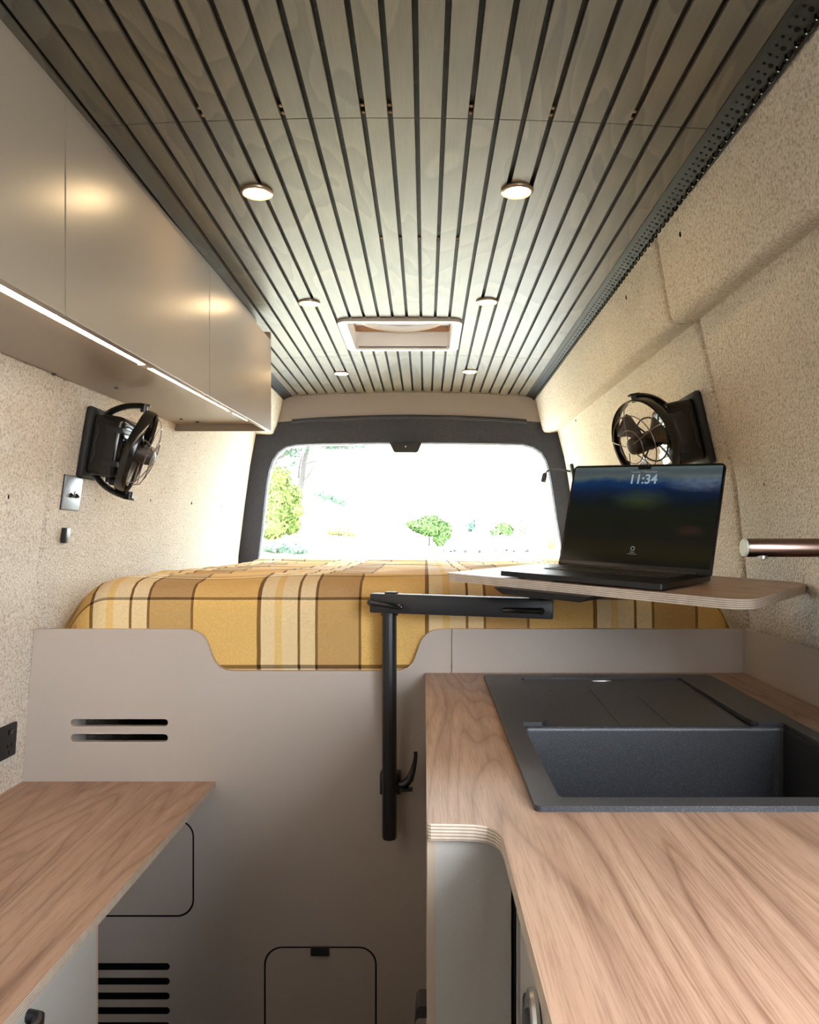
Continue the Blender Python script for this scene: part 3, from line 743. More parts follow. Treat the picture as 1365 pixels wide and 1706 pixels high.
x0_, x1_ = tL[0], tR[0]; y0_ = (tL[1] + tF[1]) / 2; y1_ = max(tR[1] + .02, y0_ + .40)
TABLE_LOOP = None
def rr4(x0, x1, y0, y1, rs, n=8):
    out = []
    for (cx, cy, a, r) in ((x1 - rs[0], y1 - rs[0], 0, rs[0]), (x0 + rs[1], y1 - rs[1], 90, rs[1]), (x0 + rs[2], y0 + rs[2], 180, rs[2]), (x1 - rs[3], y0 + rs[3], 270, rs[3])):
        for k in range(n + 1):
            t = math.radians(a + 90 * k / n); out.append((cx + r * math.cos(t), cy + r * math.sin(t)))
    return out
tb = thing('swivel_table', 'walnut plywood swivel table board carrying the laptop', 'table', TM)
m = MB(); m.plate([rr4(x0_, x1_, y0_, y1_, (.05, .05, .012, .05))], 0, -.018, None, side_mat=1)
m.build('table_top', [table_wood, ply], tb, smooth=False, local=True)
# post, arm and clamps
ta = thing('table_arm', 'black metal post and swing arm carrying the small table', 'table arm', (-.085, 1.79, -.70))
YQ = 1.795
pt = P(649, 1018, YQ); pb = P(649, 1397, YQ)
m = MB(); m.tube([pt, pb + Vector((0, 0, .006)), pb], [.0172, .0172, .0155], 14, upv=(0, 1, 0)); m.build('post', black, ta, ang=20)
m = MB(); m.cyl(P(649, 1018, YQ), P(649, 1025, YQ), .0205, n=24); m.build('collar', black, ta)
aL = P(616, 1004.7, 1.775); aR = P(922, 1015.5, 1.700)
ad = (aR - aL).normalized(); an = Vector((0, 0, 1)).cross(ad).normalized(); au = ad.cross(an); 
if au.z < 0: au = -au
if an.y > 0: an = -an
AM = Matrix(((ad.x, an.x, au.x, (aL.x + aR.x) / 2), (ad.y, an.y, au.y, (aL.y + aR.y) / 2), (ad.z, an.z, au.z, (aL.z + aR.z) / 2), (0, 0, 0, 1)))
AM = AM @ Matrix.Translation((0, -.0225, 0))
Lb = (aR - aL).length
m = MB(); m.box((0, 0, 0), (Lb, .045, .0445), AM, bev=.003); m.build('arm', black, ta)
def lever(xp, xe, zp, ze):
    m = MB(); m.tube([(xp, .024, zp), (xp, .034, zp)], [.0082, .0075], 18); m.box((0, 0, 0), (.0001, .0001, .0001), Matrix.Translation((xp, .025, zp)))
    vs = m.tube([(xp, .031, zp), ((xp + xe) / 2, .034, (zp + ze) / 2), (xe * .96 + xp * .04, .036, ze), (xe, .036, ze)], [.0068, .0062, .0055, .003], 10, flat=.6, upv=(0, 0, 1))
    bmesh.ops.transform(m.b, matrix=AM, verts=m.b.verts); return m.build('clamp_lever', black_gloss, ta)
hl = Lb / 2
lever(-hl + .004, -hl + .080, .002, -.006); lever(hl - .026, hl - .112, -.004, -.004)
m = MB(); m.box((-hl + .046, 0, .024), (.026, .03, .005), AM, bev=.0015); m.build('cap', black, ta)
# bracket holding the post to the partition
p = P(650, 1309, YQ)
m = MB(); m.box((p.x, (YQ + YP) / 2 + .008, p.z), (.05, YP - YQ, .05), bev=.004); m.build('bracket', black, ta)
m = MB(); m.cyl(P(661, 1310, YQ - .004), P(676, 1310, YQ - .004), .010, n=16)
m.tube([P(664, 1309, 1.79), P(676, 1306, 1.787), P(683, 1298, 1.785), P(688, 1285, 1.783), P(691.5, 1270, 1.782), P(693, 1258, 1.781), P(692.5, 1253, 1.78)], [.0085, .0098, .0090, .0068, .0050, .0042, .0050], 12, flat=.8)
m.box((P(677, 1314, 1.79).x, 1.787, P(677, 1314, 1.79).z), (.031, .018, .008), bev=.002); m.build('clamp_lever', black_gloss, ta)
# mounting plate under the table (child of the arm, kept in the table's frame)
pc = tl(893, 985, -.018); PM = TM @ Matrix.Translation((0, 0, 0)); PMr = Matrix.Translation(-UP) @ PM
m = MB(); pl_ = tl(803, 983, -.02)[0]; pr_ = tl(985, 996, -.02)[0]; yc = pc[1] + .05
w0 = .055
hexa(m, [PMr @ Vector(q) for q in ((pl_ + .02, yc - w0, -.030), (pr_ - .02, yc - w0, -.030), (pr_ - .02, yc + w0, -.030), (pl_ + .02, yc + w0, -.030), (pl_, yc - w0 - .005, -.0175), (pr_, yc - w0 - .005, -.0175), (pr_, yc + w0 + .005, -.0175), (pl_, yc + w0 + .005, -.0175))])
m.build('mounting_plate', black_matte, ta, smooth=False)
jc = AM @ Vector((hl - .038, 0, .02))
m = MB(); m.cyl(jc, Vector((jc.x, jc.y, (Matrix.Translation(-UP) @ TM @ Vector((0, yc, -.028))).z + .004)), .018, n=24); m.build('pivot', black, ta)

# ================================================================== LAPTOP
LWd, LDp = .3557, .248
lb0 = tl(831, 958, .004); LM = TM @ Matrix.Translation((lb0[0], lb0[1], 0))
lp = thing('laptop', 'open black laptop with lit lock screen on the swivel table', 'laptop', LM)
zb_ = .003
m = MB(); m.plate([rrect(0, LWd, 0, LDp, .011, 6)], zb_, zb_ + .0105)
bs = m.build('base', space_black, lp, smooth=False, local=True); b = bs.modifiers.new('b', 'BEVEL'); b.width = .0025; b.segments = 3; b.limit_method = 'ANGLE'; b.angle_limit = math.radians(50)
m = MB(); m.plate([rrect(.035, LWd - .035, .115, .228, .004, 4)], zb_ + .0104, zb_ + .0108); kbd = m.build('keyboard', key_m, bs, smooth=False, local=True)
kq = MB(); kq.box((0, 0, 0), (.0155, .0150, .0012), bev=.0005, seg=1); key_me = kq.mesh('key', key_m, False, True)
for r in range(6):
    for c in range(15):
        if r == 0 and 4 <= c <= 8: continue
        o = link('key', key_me, kbd, True); o.location = (.035 + .0125 + c * .0187, .124 + r * .0186, zb_ + .0114)
m = MB(); m.plate([rrect(.105, .25, .012, .104, .004, 4)], zb_ + .0104, zb_ + .01075); m.build('trackpad', space_black, bs, smooth=False, local=True)
for x, y in ((.04, .03), (LWd - .04, .03), (.04, LDp - .03), (LWd - .04, LDp - .03)):
    m = MB(); m.cyl((x, y, 0), (x, y, zb_ + .001), .008, n=14); m.build('foot', key_m, lp, local=True)
LA = math.radians(15.5)
LID = Matrix.Translation((0, LDp - .004, zb_ + .0105)) @ Matrix.Rotation(math.pi / 2 - LA, 4, 'X')   # lid x right, y up the lid, +z towards viewer
LH = .240
def lid(mb): bmesh.ops.transform(mb.b, matrix=LID, verts=mb.b.verts); return mb
m = MB(); m.plate([rr4(0, LWd, 0, LH, (.011, .011, .003, .003))], -.004, 0); ld = lid(m).build('lid', space_black, lp, smooth=False, local=True)
m = MB(); m.plate([rr4(.002, LWd - .002, .004, LH - .002, (.010, .010, .002, .002))], 0, .0006); lid(m).build('bezel', black_gloss, ld, smooth=False, local=True)
m = MB(); m.tube([(.03, LDp - .005, zb_ + .0095), (LWd - .03, LDp - .005, zb_ + .0095)], .0048, 10); m.build('hinge', key_m, lp, local=True)
SX0, SX1, SY0_, SY1_ = .0055, LWd - .0055, .012, LH - .0055
def screen_mat():
    m = mat('lock_screen', (.004, .004, .005), .12); t = NT(m)
    uv = t.n('ShaderNodeTexCoord'); sx = t.n('ShaderNodeSeparateXYZ'); t.l(uv, 'UV', sx, 0)
    mp = t.n('ShaderNodeMapping'); t.l(uv, 'UV', mp, 'Vector'); mp.inputs['Scale'].default_value = (2.2, 3.0, 1)
    n = t.noise(mp, 3.0, 8, .68, .4)
    d = t.n('ShaderNodeMath', operation='MULTIPLY_ADD'); d.inputs[1].default_value = .16; d.inputs[2].default_value = -.08; t.l(n, 'Fac', d, 0)
    v = t.n('ShaderNodeMath', operation='ADD'); t.l(sx, 1, v, 0); t.l(d, 0, v, 1)
    c = t.ramp(v, 0, [(0, (.003, .003, .002)), (.10, (.010, .008, .002)), (.25, (.004, .004, .003)), (.48, (.006, .008, .003)), (.62, (.004, .006, .006)), (.75, (.003, .010, .030)), (.83, (.004, .022, .075)), (.87, (.030, .060, .085)), (.90, (.070, .085, .085)), (.95, (.050, .066, .070)), (1, (.075, .10, .10))])
    # green lit hill in the middle
    hx_ = t.n('ShaderNodeMapping'); t.l(uv, 'UV', hx_, 'Vector'); hx_.inputs['Location'].default_value = (-.50 * 3.4, -.66 * 6.0, 0); hx_.inputs['Scale'].default_value = (3.4, 6.0, 1)
    g = t.n('ShaderNodeTexGradient'); g.gradient_type = 'SPHERICAL'; t.l(hx_, 0, g, 'Vector')
    n2 = t.noise(mp, 9, 8, .7, .6); gm = t.n('ShaderNodeMath', operation='MULTIPLY'); t.l(g, 'Fac', gm, 0); t.l(n2, 'Fac', gm, 1)
    gc = t.ramp(gm, 0, [(.12, (0, 0, 0)), (.55, (.020, .028, .003))])
    mx = t.mix(c, 0, gc, 0, 1, 'ADD')
    # ploughed rows low on the slope
    wv = t.n('ShaderNodeTexWave'); wv.inputs['Scale'].default_value = 9; wv.inputs['Distortion'].default_value = 5; wv.bands_direction = 'Y'; t.l(mp, 0, wv, 'Vector')
    wr = t.ramp(wv, 'Fac', [(.5, (0, 0, 0)), (1, (.012, .009, .002))]); lowm = t.ramp(sx, 1, [(.05, (0, 0, 0)), (.2, (1, 1, 1)), (.42, (0, 0, 0))])
    wm = t.mix(wr, 0, lowm, 0, 1, 'MULTIPLY'); mx2 = t.mix(mx, 2, wm, 2, 1, 'ADD')
    # reddish trees at the right
    rx = t.n('ShaderNodeMapping'); t.l(uv, 'UV', rx, 'Vector'); rx.inputs['Location'].default_value = (-.85 * 8, -.36 * 12, 0); rx.inputs['Scale'].default_value = (8, 12, 1)
    rg = t.n('ShaderNodeTexGradient'); rg.gradient_type = 'SPHERICAL'; t.l(rx, 0, rg, 'Vector'); rm_ = t.n('ShaderNodeMath', operation='MULTIPLY'); t.l(rg, 'Fac', rm_, 0); t.l(n2, 'Fac', rm_, 1)
    rc = t.ramp(rm_, 0, [(.1, (0, 0, 0)), (.5, (.02, .005, .003))]); mx3 = t.mix(mx2, 2, rc, 0, 1, 'ADD')
    # cloud bank at the upper right
    cx = t.n('ShaderNodeMapping'); t.l(uv, 'UV', cx, 'Vector'); cx.inputs['Location'].default_value = (-.88 * 3.2, -.83 * 8, 0); cx.inputs['Scale'].default_value = (3.2, 8, 1)
    cg = t.n('ShaderNodeTexGradient'); cg.gradient_type = 'SPHERICAL'; t.l(cx, 0, cg, 'Vector'); cm = t.n('ShaderNodeMath', operation='MULTIPLY'); t.l(cg, 'Fac', cm, 0); t.l(n2, 'Fac', cm, 1)
    cc = t.ramp(cm, 0, [(.1, (0, 0, 0)), (.45, (.06, .065, .065))]); mx4 = t.mix(mx3, 2, cc, 0, 1, 'ADD')
    t.l(mx4, 2, t.p, 'Emission Color'); t.p.inputs['Emission Strength'].default_value = .045; t.p.inputs['Specular IOR Level'].default_value = .12; return m
def flat_quad(name, x0, x1, y0, y1, z, mt, parent):
    bm = bmesh.new(); uvl = bm.loops.layers.uv.new('UVMap')
    vs = [bm.verts.new(LID @ Vector(p)) for p in ((x0, y0, z), (x1, y0, z), (x1, y1, z), (x0, y1, z))]
    f = bm.faces.new(vs)
    for lpp, uv in zip(f.loops, ((0, 0), (1, 0), (1, 1), (0, 1))): lpp[uvl].uv = uv
    me = bpy.data.meshes.new(name); bm.to_mesh(me); bm.free(); me.materials.append(mt); return link(name, me, parent, True)
scr_o = flat_quad('screen', SX0, SX1, SY0_, SY1_, .0009, screen_mat(), ld)
m = MB(); m.plate([rr4(LWd / 2 - .0155, LWd / 2 + .0155, LH - .0115, LH - .004, (.001, .001, .003, .003))], .0006, .0012); lid(m).build('camera_notch', black_gloss, ld, smooth=False, local=True)
def text(name, body, size, cx, cy, mt, parent, shear=0.0):
    cu = bpy.data.curves.new(name, 'FONT'); cu.body = body; cu.size = size; cu.align_x = 'CENTER'; cu.shear = shear; cu.offset = size * .02
    o = bpy.data.objects.new(name, cu); COL.objects.link(o); bpy.context.view_layer.update()
    me = bpy.data.meshes.new_from_object(o.evaluated_get(bpy.context.evaluated_depsgraph_get())); bpy.data.objects.remove(o)
    me.transform(LID @ Matrix.Translation((cx, cy, .0013))); me.materials.clear(); me.materials.append(mt)
    return link(name, me, parent, True)
clock_m = mat('clock_digits', (.1, .1, .1), .5, emit=(.42, .60, .80), es=.020)
date_m = mat('date_text', (.05, .05, .05), .5, emit=(.7, .8, .82), es=.008)
text('clock', '11:34', .030, LWd * .5, LH - .0445, clock_m, scr_o, .04)
text('date', 'Tuesday 7 November', .0072, LWd * .5, LH - .0195, date_m, scr_o)
m = MB(); m.ring(.0042, .0009, 20, 6, M=Matrix.Translation((LWd * .5, .047, .0010)) @ Matrix.Rotation(math.radians(90), 4, 'Y'), rw=.0003); m.box((LWd * .5, .0385, .0012), (.011, .0012, .0003)); m.box((LWd * .5, .0345, .0012), (.022, .0009, .0003)); lid(m).build('login_mark', date_m, scr_o, local=True)

# ================================================================== WALL FITTINGS
def wall_frame(T, Y, z):
    """matrix: x = out of the wall into the room, y = along the van, z = up the wall"""
    p = Vector((wall_x(T, Y, z), Y, z)); pu = Vector((wall_x(T, Y, z + .05), Y, z + .05)); pf = Vector((wall_x(T, Y + .05, z), Y + .05, z))
    up = (pu - p).normalized(); al = (pf - p).normalized(); n = al.cross(up)
    n = n if (n.x < 0) == (T is RW) else -n
    n.normalize(); al = up.cross(n).normalized()
    return Matrix(((n.x, al.x, up.x, p.x), (n.y, al.y, up.y, p.y), (n.z, al.z, up.z, p.z + ZC), (0, 0, 0, 1)))

def make_fan(T, Y, z, label, yaw, pitch, sidey, hgap=.105):
    M = wall_frame(T, Y, z); root = thing('wall_fan', label, 'fan', M)
    def B(mb, name, mt, par=None, **k): return mb.build(name, mt, par or root, local=True, **k)
    q = MB(); q.box((.010, 0, 0), (.020, .138, .192), bev=.009, seg=3); bp = B(q, 'base_plate', black_matte)
    q = MB(); q.box((.058, 0, 0), (.086, .120, .165), bev=.016, seg=3); bd = B(q, 'body', black_gloss)
    for zz in (.045, -.045):
        q = MB(); q.box((.080, 0, zz), (.046, .1225, .016), bev=.003); B(q, 'strap', black, bd)
    for ys in (-.0603, .0603):
        q = MB(); q.ring(.0, .0, 3, 3) if False else None
        q.tube([(.033, ys, .05), (.038, ys, .03), (.034, ys, 0), (.038, ys, -.03), (.033, ys, -.05)], .0028, 6); B(q, 'recess_line', black_matte, bd)
    for k in range(5):
        q = MB(); q.box((.1012, 0, -.028 + k * .014), (.002, .08, .003), bev=.0008); B(q, 'rib', black, bd)
    q = MB(); q.cyl((.075, sidey * .02, -.09), (.095, sidey * .02, -.09), .011, n=16); q.cyl((.07, sidey * .02, -.075), (.07, sidey * .02, -.095), .008, n=12); B(q, 'knob', black)
    # gimbal arc standing off the body, then the fan ring inside it
    hub = Vector((hgap, 0, 0))
    G = Matrix.Translation(hub) @ Matrix.Rotation(yaw, 4, 'Z')
    R = .115
    q = MB(); q.ring(R + .009, .0085, 40, 8, math.radians(-90), math.radians(90), G @ Matrix.Rotation(math.radians(90), 4, 'Z') @ Matrix.Identity(4), rw=.015); B(q, 'gimbal_arc', black_gloss)
    for s in (1, -1):
        q = MB(); q.cyl(G @ Vector((0, 0, s * (R + .014))), G @ Vector((0, 0, s * (R - .006))), .009, n=14); B(q, 'pivot', black)
        q = MB(); q.box((0, 0, s * (R + .014)), (.03, .016, .006), G, bev=.002); B(q, 'pivot_cap', black)
    Hm = G @ Matrix.Rotation(pitch, 4, 'Y')
    q = MB(); q.ring(R, .003, 56, 8, M=Hm, rw=.014); B(q, 'fan_ring', black_gloss)
    q = MB()
    for rr, ax in ((.082, .036), (.045, .046)): q.ring(rr, .0014, 40, 6, M=Hm @ Matrix.Translation((ax, 0, 0)))
    for k in range(5):
        a = k * 2 * math.pi / 5 + .3; c, s = math.cos(a), math.sin(a)
        q.tube([Hm @ Vector((x, r * c, r * s)) for x, r in ((.012, R - .006), (.030, .098), (.040, .070), (.050, .018))], .0014, 6)
    B(q, 'front_guard', mat('guard_wire', (.16, .13, .12), .3, .6))
    q = MB()
    for rr, ax in ((.060, -.024),): q.ring(rr, .0022, 36, 6, M=Hm @ Matrix.Translation((ax, 0, 0)))
    for k in range(4):
        a = k * math.pi / 2 + .7; c, s = math.cos(a), math.sin(a)
        q.tube([Hm @ Vector((x, r * c, r * s)) for x, r in ((-.010, R - .006), (-.024, .06), (-.028, .018))], .0026, 6)
    B(q, 'rear_guard', black)
    q = MB(); q.lathe([(-.050, .016), (-.046, .024), (-.016, .026), (-.010, .020)], 24, Hm); mo = B(q, 'motor', black)
    q = MB(); q.lathe([(-.012, .024), (.030, .025), (.044, .021), (.050, .010)], 28, Hm); B(q, 'hub', mat('hub_dark_brown', (.030, .024, .020), .5))
    for k in range(3):
        q = MB(); rows = []
        for i in range(7):
            r = .022 + i * .0122; w_ = (.55 + .35 * i / 6) * (1 if i < 6 else .82); a0 = k * 2 * math.pi / 3
            rows.append([Hm @ Vector((.004 + .020 * (j / 5 - .5) * (1.1 - .4 * i / 6), r * math.cos(a0 + w_ * (j / 5 - .5) + .25 * i / 6), r * math.sin(a0 + w_ * (j / 5 - .5) + .25 * i / 6))) for j in range(6)])
        q.grid(rows); o = B(q, 'blade', mat('blade_smoke', (.035, .028, .024), .35)); sd = o.modifiers.new('s', 'SOLIDIFY'); sd.thickness = .0018
    return root
make_fan(LW, 2.07, .272, 'black caged gimbal fan on the left fabric wall under the overhead cabinet', math.radians(15), math.radians(12), -1, .124)
make_fan(RW, 2.02, .305, 'black caged gimbal fan on the right fabric wall above the laptop', math.radians(22), math.radians(8), -1, .150)

def wall_thing(name, label, cat, T, Y, z): M = wall_frame(T, Y, z); return thing(name, label, cat, M)
sw = wall_thing('switch_plate', 'blue-grey metal plate with two toggle switches below the left fan', 'light switch', LW, 1.992, .134)
q = MB(); q.box((.003, 0, 0), (.006, .096, .088), bev=.0025); q.build('plate', steel_plate, sw, local=True)
q = MB(); q.box((.0005, 0, 0), (.004, .099, .091), bev=.001); q.build('back_box', black, sw, local=True)
for ys in (-.016, .016):
    q = MB(); q.cyl((.005, ys, 0), (.008, ys, 0), .0075, n=18); q.build('collar', chrome, sw, local=True)
    q = MB(); q.tube([(.006, ys, 0), (.010, ys, -.006), (.012, ys, -.010)], [.0035, .0052, .0055], 12); q.build('toggle', black_gloss, sw, local=True)
wc = wall_thing('wall_latch', 'small black and silver latch on the left wall under the switch plate', 'latch', LW, 1.978, .024)
q = MB(); q.box((.007, -.006, 0), (.014, .014, .040), bev=.003); q.build('body', black, wc, local=True)
q = MB(); q.box((.006, .008, 0), (.012, .015, .040), bev=.003); q.build('face', steel_plate, wc, local=True)
po = wall_thing('power_outlet', 'black double power outlet on the left wall above the low counter', 'outlet', LW, 1.722, -.452)
q = MB(); q.box((.004, 0, 0), (.008, .125, .078), bev=.003); q.build('plate', black_matte, po, local=True)
for ys in (-.03, .03):
    q = MB(); q.box((.009, ys, .022), (.006, .016, .012), bev=.002); q.build('rocker', black_gloss, po, local=True)
    for a, b, r in ((-.008, -.010, .5), (.008, -.010, -.5), (0, -.026, 0)):
        q = MB(); q.box((0, 0, 0), (.001, .0025, .009), Matrix.Translation((.0083, ys + a, b)) @ Matrix.Rotation(r, 4, 'X')); q.build('pin_slot', pit, po, local=True)
    
gl = wall_thing('reading_lamp', 'black gooseneck reading lamp on the right wall by the rear window', 'lamp', RW, 3.80, .365)
GMi = gl.matrix_world.inverted()
def gpt(px, py, Y): return GMi @ (P(px, py, Y) + UP)
q = MB(); q.box((.008, 0, 0), (.018, .05, .075), bev=.006, seg=3); q.build('mount', black, gl, local=True)
q = MB(); q.tube([(.012, 0, 0), gpt(943, 784, 3.79), gpt(930, 782, 3.77), gpt(920, 782, 3.75), gpt(912, 785, 3.74), gpt(908, 790, 3.735)], .005, 10); q.build('neck', black, gl, local=True)
q = MB(); q.tube([gpt(909, 788, 3.735), gpt(908, 791, 3.735), gpt(905, 803, 3.73)], [.009, .0135, .0135], 18); q.build('head', black, gl, local=True)
q = MB(); q.tube([gpt(905, 802.6, 3.73), gpt(904.7, 804, 3.73)], [.011, .010], 18); q.build('lens', steel_plate, gl, local=True)

# ================================================================== OUTSIDE, SEEN THROUGH THE REAR WINDOW
GZ = -1.72                                        # ground below the lens
def simple(name, c1, c2, scale, rough=.9):
    m = mat(name, c1, rough, spec=.1); t = NT(m); no = t.noise(t.coord(), scale, 5, .65); c = t.ramp(no, 'Fac', [(.35, c1), (.65, c2)]); t.base(c, 0); return m
road_m = simple('pale_gravel', (.50, .48, .45), (.60, .58, .55), .8)
bank_m = simple('dry_grass', (.50, .47, .34), (.64, .58, .44), 1.4)
m = MB(); m.box((0, 200, GZ - .05), (900, 900, .1)); struct(m.build('ground', road_m, smooth=False))
def bank_h(X, Y):
    t = (.45 + .035 * (Y - 20)) - X                    # distance to the left of the toe
    s = max(0.0, min(1.0, (t + 1.1) / 2.2)); s = s * s * (3 - 2 * s)
    h = 2.15 * s + max(0, t - .6) * .22
    e = max(0, min(1, (Y - 8) / 12)); e = e * e * (3 - 2 * e)
    return GZ + h * e + .05 * math.sin(X * 1.7 + Y * .6) * e
m = MB(); m.grid([[Vector((X, Y, bank_h(X, Y) - .02)) for X in refine([-26, -6, 3.0], .5)] for Y in refine([6.5, 40], .8)])
tag(m.build('grass_bank', bank_m), 'pale dry grassy bank rising behind the van', 'bank')['kind'] = 'structure'

def leaf_mat(name, a, b): return simple(name, a, b, 3.5, .8)
def foliage(blobs, n, size, rnd, name, mt, parent):
    V = []; Fc = []
    tot = sum(b[3] * b[5] for b in blobs)
    for cx, cy, cz, rx, ry, rz in blobs:
        for _ in range(int(n * rx * rz / tot)):
            u = rnd.uniform(-1, 1); a = rnd.uniform(0, 2 * math.pi); q_ = math.sqrt(1 - u * u); k = rnd.uniform(.72, 1.06)
            d = Vector((q_ * math.cos(a), q_ * math.sin(a), u)); c = Vector((cx + d.x * rx * k, cy + d.y * ry * k, cz + d.z * rz * k + ZC))
            t1 = Vector((rnd.gauss(0, 1), rnd.gauss(0, 1), rnd.gauss(0, 1))).normalized(); t2 = t1.cross(d + Vector((.01, .02, .3))).normalized()
            s = size * rnd.uniform(.6, 1.3); i = len(V)
            V += [c - t1 * s, c + t2 * s * .55, c + t1 * s, c - t2 * s * .55]; Fc.append((i, i + 1, i + 2, i + 3))
    me = bpy.data.meshes.new(name); me.from_pydata(V, [], Fc); me.materials.append(mt); return link(name, me, parent)
bark = mat('grey_bark', (.045, .04, .038), .9)
def bush(name, label, cat, blobs_px, Y, n, size, mt, stem=True, seed=1):
    rnd = random.Random(seed); bl_ = []
    if Y < 40:
        foot = max(b[1] + b[3] * .8 for b in blobs_px); fxp = sum(b[0] for b in blobs_px) / len(blobs_px); Y = 9.0
        while Y < 30 and P(fxp, foot, Y).z > bank_h(P(fxp, foot, Y).x, Y): Y += .1
    for px, py, rpx, rpy in blobs_px:
        c = P(px, py, Y + rnd.uniform(-.3, .3)); bl_.append((c.x, c.y, c.z, rpx * Y / F, rpx * Y / F * .8, rpy * Y / F))
    lo_ = min(b[2] - b[5] for b in bl_); cx = sum(b[0] for b in bl_) / len(bl_)
    g = max(bank_h(cx, Y) if Y < 40 else GZ, -9)
    r = thing(name, label, cat, (cx, Y, g))
    foliage(bl_, n, size, rnd, 'foliage', mt, r)
    core = MB()
    for b in bl_: core.sphere(b[:3], 1.0, 12, (b[3] * .80, b[4] * .80, b[5] * .80))
    core.build('inner_foliage', mt, r)
    q = MB(); q.tube([(cx, Y, min(g, lo_) - .1), (cx, Y, sum(b[2] for b in bl_) / len(bl_))], [.02 + size * .2, .015], 8); q.build('stem', bark, r)
    return r
lf1 = leaf_mat('leaf_light_green', (0.077, 0.124, 0.028), (0.167, 0.198, 0.062)); lf2 = leaf_mat('leaf_mid_green', (0.062, 0.112, 0.037), (0.105, 0.167, 0.062))
lf3 = leaf_mat('leaf_blue_green', (0.062, 0.105, 0.081), (0.105, 0.155, 0.118)); lf4 = leaf_mat('leaf_red_brown', (0.223, 0.155, 0.124), (0.260, 0.205, 0.167)); lf5 = leaf_mat('leaf_yellow', (0.223, 0.223, 0.062), (0.285, 0.260, 0.099))
bush('leafy_bush', 'tall light green leafy bush at the edge of the rear window', 'bush', [(462, 795, 24, 20), (468, 825, 34, 28), (455, 855, 34, 30), (478, 850, 26, 28), (485, 875, 18, 16), (452, 880, 28, 18), (497, 850, 10, 10), (430, 830, 26, 40)], 14, 7000, .045, lf1, seed=3)
bush('round_shrub', 'dense rounded green shrub at the end of the grass bank', 'shrub', [(718, 876, 26, 18), (700, 876, 20, 12), (738, 884, 17, 17), (733, 898, 11, 12), (688, 874, 12, 6)], 22, 5000, .05, lf2, seed=4)
bush('sparse_shrub', 'small sparse blue-green shrub on top of the grass bank', 'shrub', [(545, 826, 14, 9), (562, 832, 14, 9), (530, 822, 9, 6), (572, 838, 9, 6)], 19, 260, .06, lf3, seed=5)
bush('yellow_tussock', 'yellow-green tussock low on the grass bank', 'tussock', [(568, 886, 16, 6), (580, 889, 14, 5), (553, 886, 8, 4)], 15, 420, .05, lf5, seed=6)
bush('pale_weeds', 'pale blue-green weeds under the tall leafy bush', 'weeds', [(455, 912, 24, 8), (485, 914, 20, 9), (500, 918, 12, 6)], 13, 420, .045, lf3, seed=7)
# pine tree
YT = 25.0
pt_ = thing('pine_tree', 'tall bare-trunked pine tree rising behind the leafy bush', 'tree', (P(498, 840, YT).x, YT, bank_h(-4, 25)))
q = MB(); tr = [P(497, 850, YT), P(500, 815, YT), P(504, 795, YT), P(507, 770, YT), P(512, 750, YT), P(518, 725, YT), P(520, 690, YT)]
q.tube(tr, [.16, .13, .10, .085, .08, .065, .03], 10); q.build('trunk', bark, pt_)
for br, r in (([P(503, 800, 25), P(512, 795, 24.8), P(522, 780, 24.6), P(527, 765, 24.5), P(534, 761, 24.4)], .03), ([P(506, 775, 25), P(515, 771, 25.2), P(527, 767, 25.3)], .03),
              ([P(497, 796, 25), P(499, 778, 25.3), P(502, 765, 25.4), P(505, 755, 25.5)], .035), ([P(460, 778, 26), P(458, 765, 26), P(470, 760, 26), P(480, 754, 26), P(500, 735, 26)], .09),
              ([P(503, 766, 25), P(492, 768, 25), P(486, 773, 25)], .02), ([P(517, 735, 25), P(545, 744, 24.6), P(590, 744, 24.2)], .04)):
    q = MB(); q.tube(br, [r, r, r * .8, r * .6, r * .5][:len(br)], 8); q.build('branch', bark, pt_)
rnd = random.Random(9); bl_ = []
for px, py, a, b in ((482, 752, 14, 5), (492, 758, 9, 4), (486, 772, 6, 4), (540, 744, 10, 3), (560, 744, 16, 5), (580, 743, 16, 5), (600, 742, 10, 3), (505, 748, 10, 5), (520, 700, 60, 24), (570, 715, 40, 16), (470, 715, 40, 18)):
    c = P(px, py, 25 + rnd.uniform(-.6, .6)); bl_.append((c.x, c.y, c.z, a * 25 / F, .4, b * 25 / F))
foliage(bl_, 2600, .07, rnd, 'foliage', leaf_mat('pine_needles', (0.028, 0.053, 0.037), (0.056, 0.087, 0.062)), pt_)
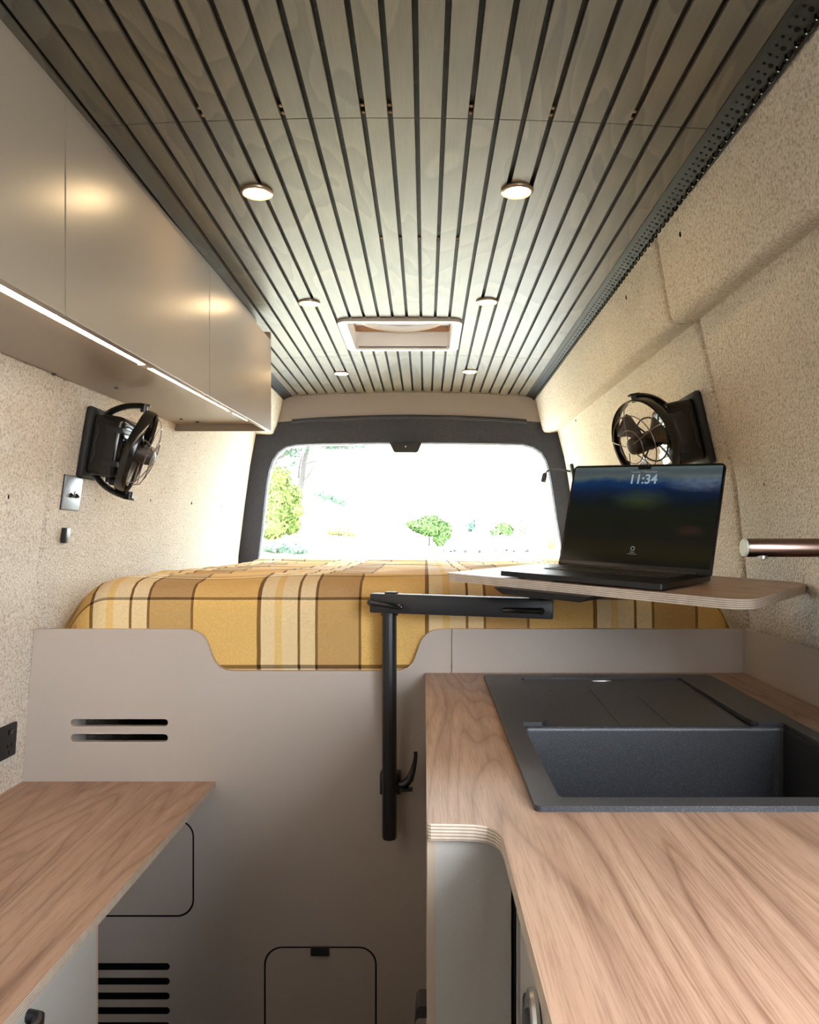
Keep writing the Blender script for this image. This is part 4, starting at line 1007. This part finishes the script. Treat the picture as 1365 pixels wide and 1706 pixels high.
# far trees beyond the car park
bush('conifer', 'slim pale blue-green conifer beyond the parked cars', 'tree', [(786, 862, 6, 12), (784, 876, 9, 10), (788, 852, 4, 7)], 170, 500, .45, lf3, seed=11)
bush('far_tree', 'round green tree beyond the parked cars', 'tree', [(838, 880, 16, 10), (826, 887, 9, 7), (848, 884, 8, 9)], 175, 900, .40, lf2, seed=12)
bush('far_tree', 'reddish tree beside the green tree beyond the cars', 'tree', [(868, 876, 8, 12), (872, 885, 7, 8)], 178, 500, .40, lf4, seed=13)
bush('roadside_shrub', 'small yellow-green shrub near the right edge of the rear window', 'shrub', [(921, 904, 7, 9), (917, 910, 5, 6)], 150, 500, .22, lf5, seed=14)
pole_m = mat('grey_pole', (.45, .45, .46), .6)
for px, y0, Y, lab in ((824, 868, 165, 'thin pale lamp post in front of the green tree'), (860, 872, 165, 'thin pale lamp post beside the reddish tree'), (889, 872, 150, 'dark sign post near the roadside shrub')):
    pb_ = P(px, 907, Y); r = thing('lamp_post', lab, 'post', (pb_.x, Y, GZ))
    q = MB(); q.cyl((pb_.x, Y, GZ), (pb_.x, Y, P(px, y0, Y).z), .12, .07, 8); q.build('pole', pole_m, r)
    q = MB(); zt_ = P(px, y0, Y).z; q.box((pb_.x + .5, Y, zt_), (1.2, .25, .15), bev=.04); q.build('lamp_head', pole_m, r)
# parked cars
def make_car(label, col):
    r = thing('parked_car', label, 'car', Matrix(), 'parked cars beyond the bank')
    body = [(-2.2, .35), (-2.2, .80), (-2.0, .95), (-1.3, 1.0), (-.8, 1.42), (.7, 1.45), (1.35, .98), (2.1, .85), (2.25, .6), (2.25, .35)]
    q = MB(); q.plate([body], -.85, .85, XZ); ob = q.build('body', mat('car_paint_' + label[:5].strip(), col, .3), r, local=True, smooth=False)
    b = ob.modifiers.new('b', 'BEVEL'); b.width = .08; b.segments = 2
    gm = MATS.get('car_glass') or mat('car_glass', (.05, .06, .07), .1)
    for s in (-.86, .86):
        q = MB(); q.plate([[(-1.15, 1.0), (-.75, 1.36), (.62, 1.38), (1.12, 1.0)]], s - .01, s + .01, XZ); q.build('side_window', gm, r, local=True, smooth=False)
    for x in (-1.4, 1.4):
        for s in (-.8, .8):
            q = MB(); q.cyl((x, s - .1, .33), (x, s + .1, .33), .33, n=18); q.build('wheel', black_matte, r, local=True)
    return r
for px, Y, rz, lab, col in ((787, 150, 0, 'white car parked broadside in front of the others', (.75, .75, .76)), (745, 165, .5, 'blue car parked beside the rounded shrub', (.10, .22, .62)),
                            (768, 175, .2, 'silver car parked behind the white one', (.55, .56, .58)), (835, 185, -.2, 'pale grey car parked under the green tree', (.65, .65, .63)), (868, 170, .1, 'off white car parked under the reddish tree', (.72, .70, .66))):
    c = make_car(lab, col); p = P(px, 907, Y); c.matrix_world = Matrix.Translation(Vector((p.x, Y, GZ)) + UP) @ Matrix.Rotation(rz, 4, 'Z')
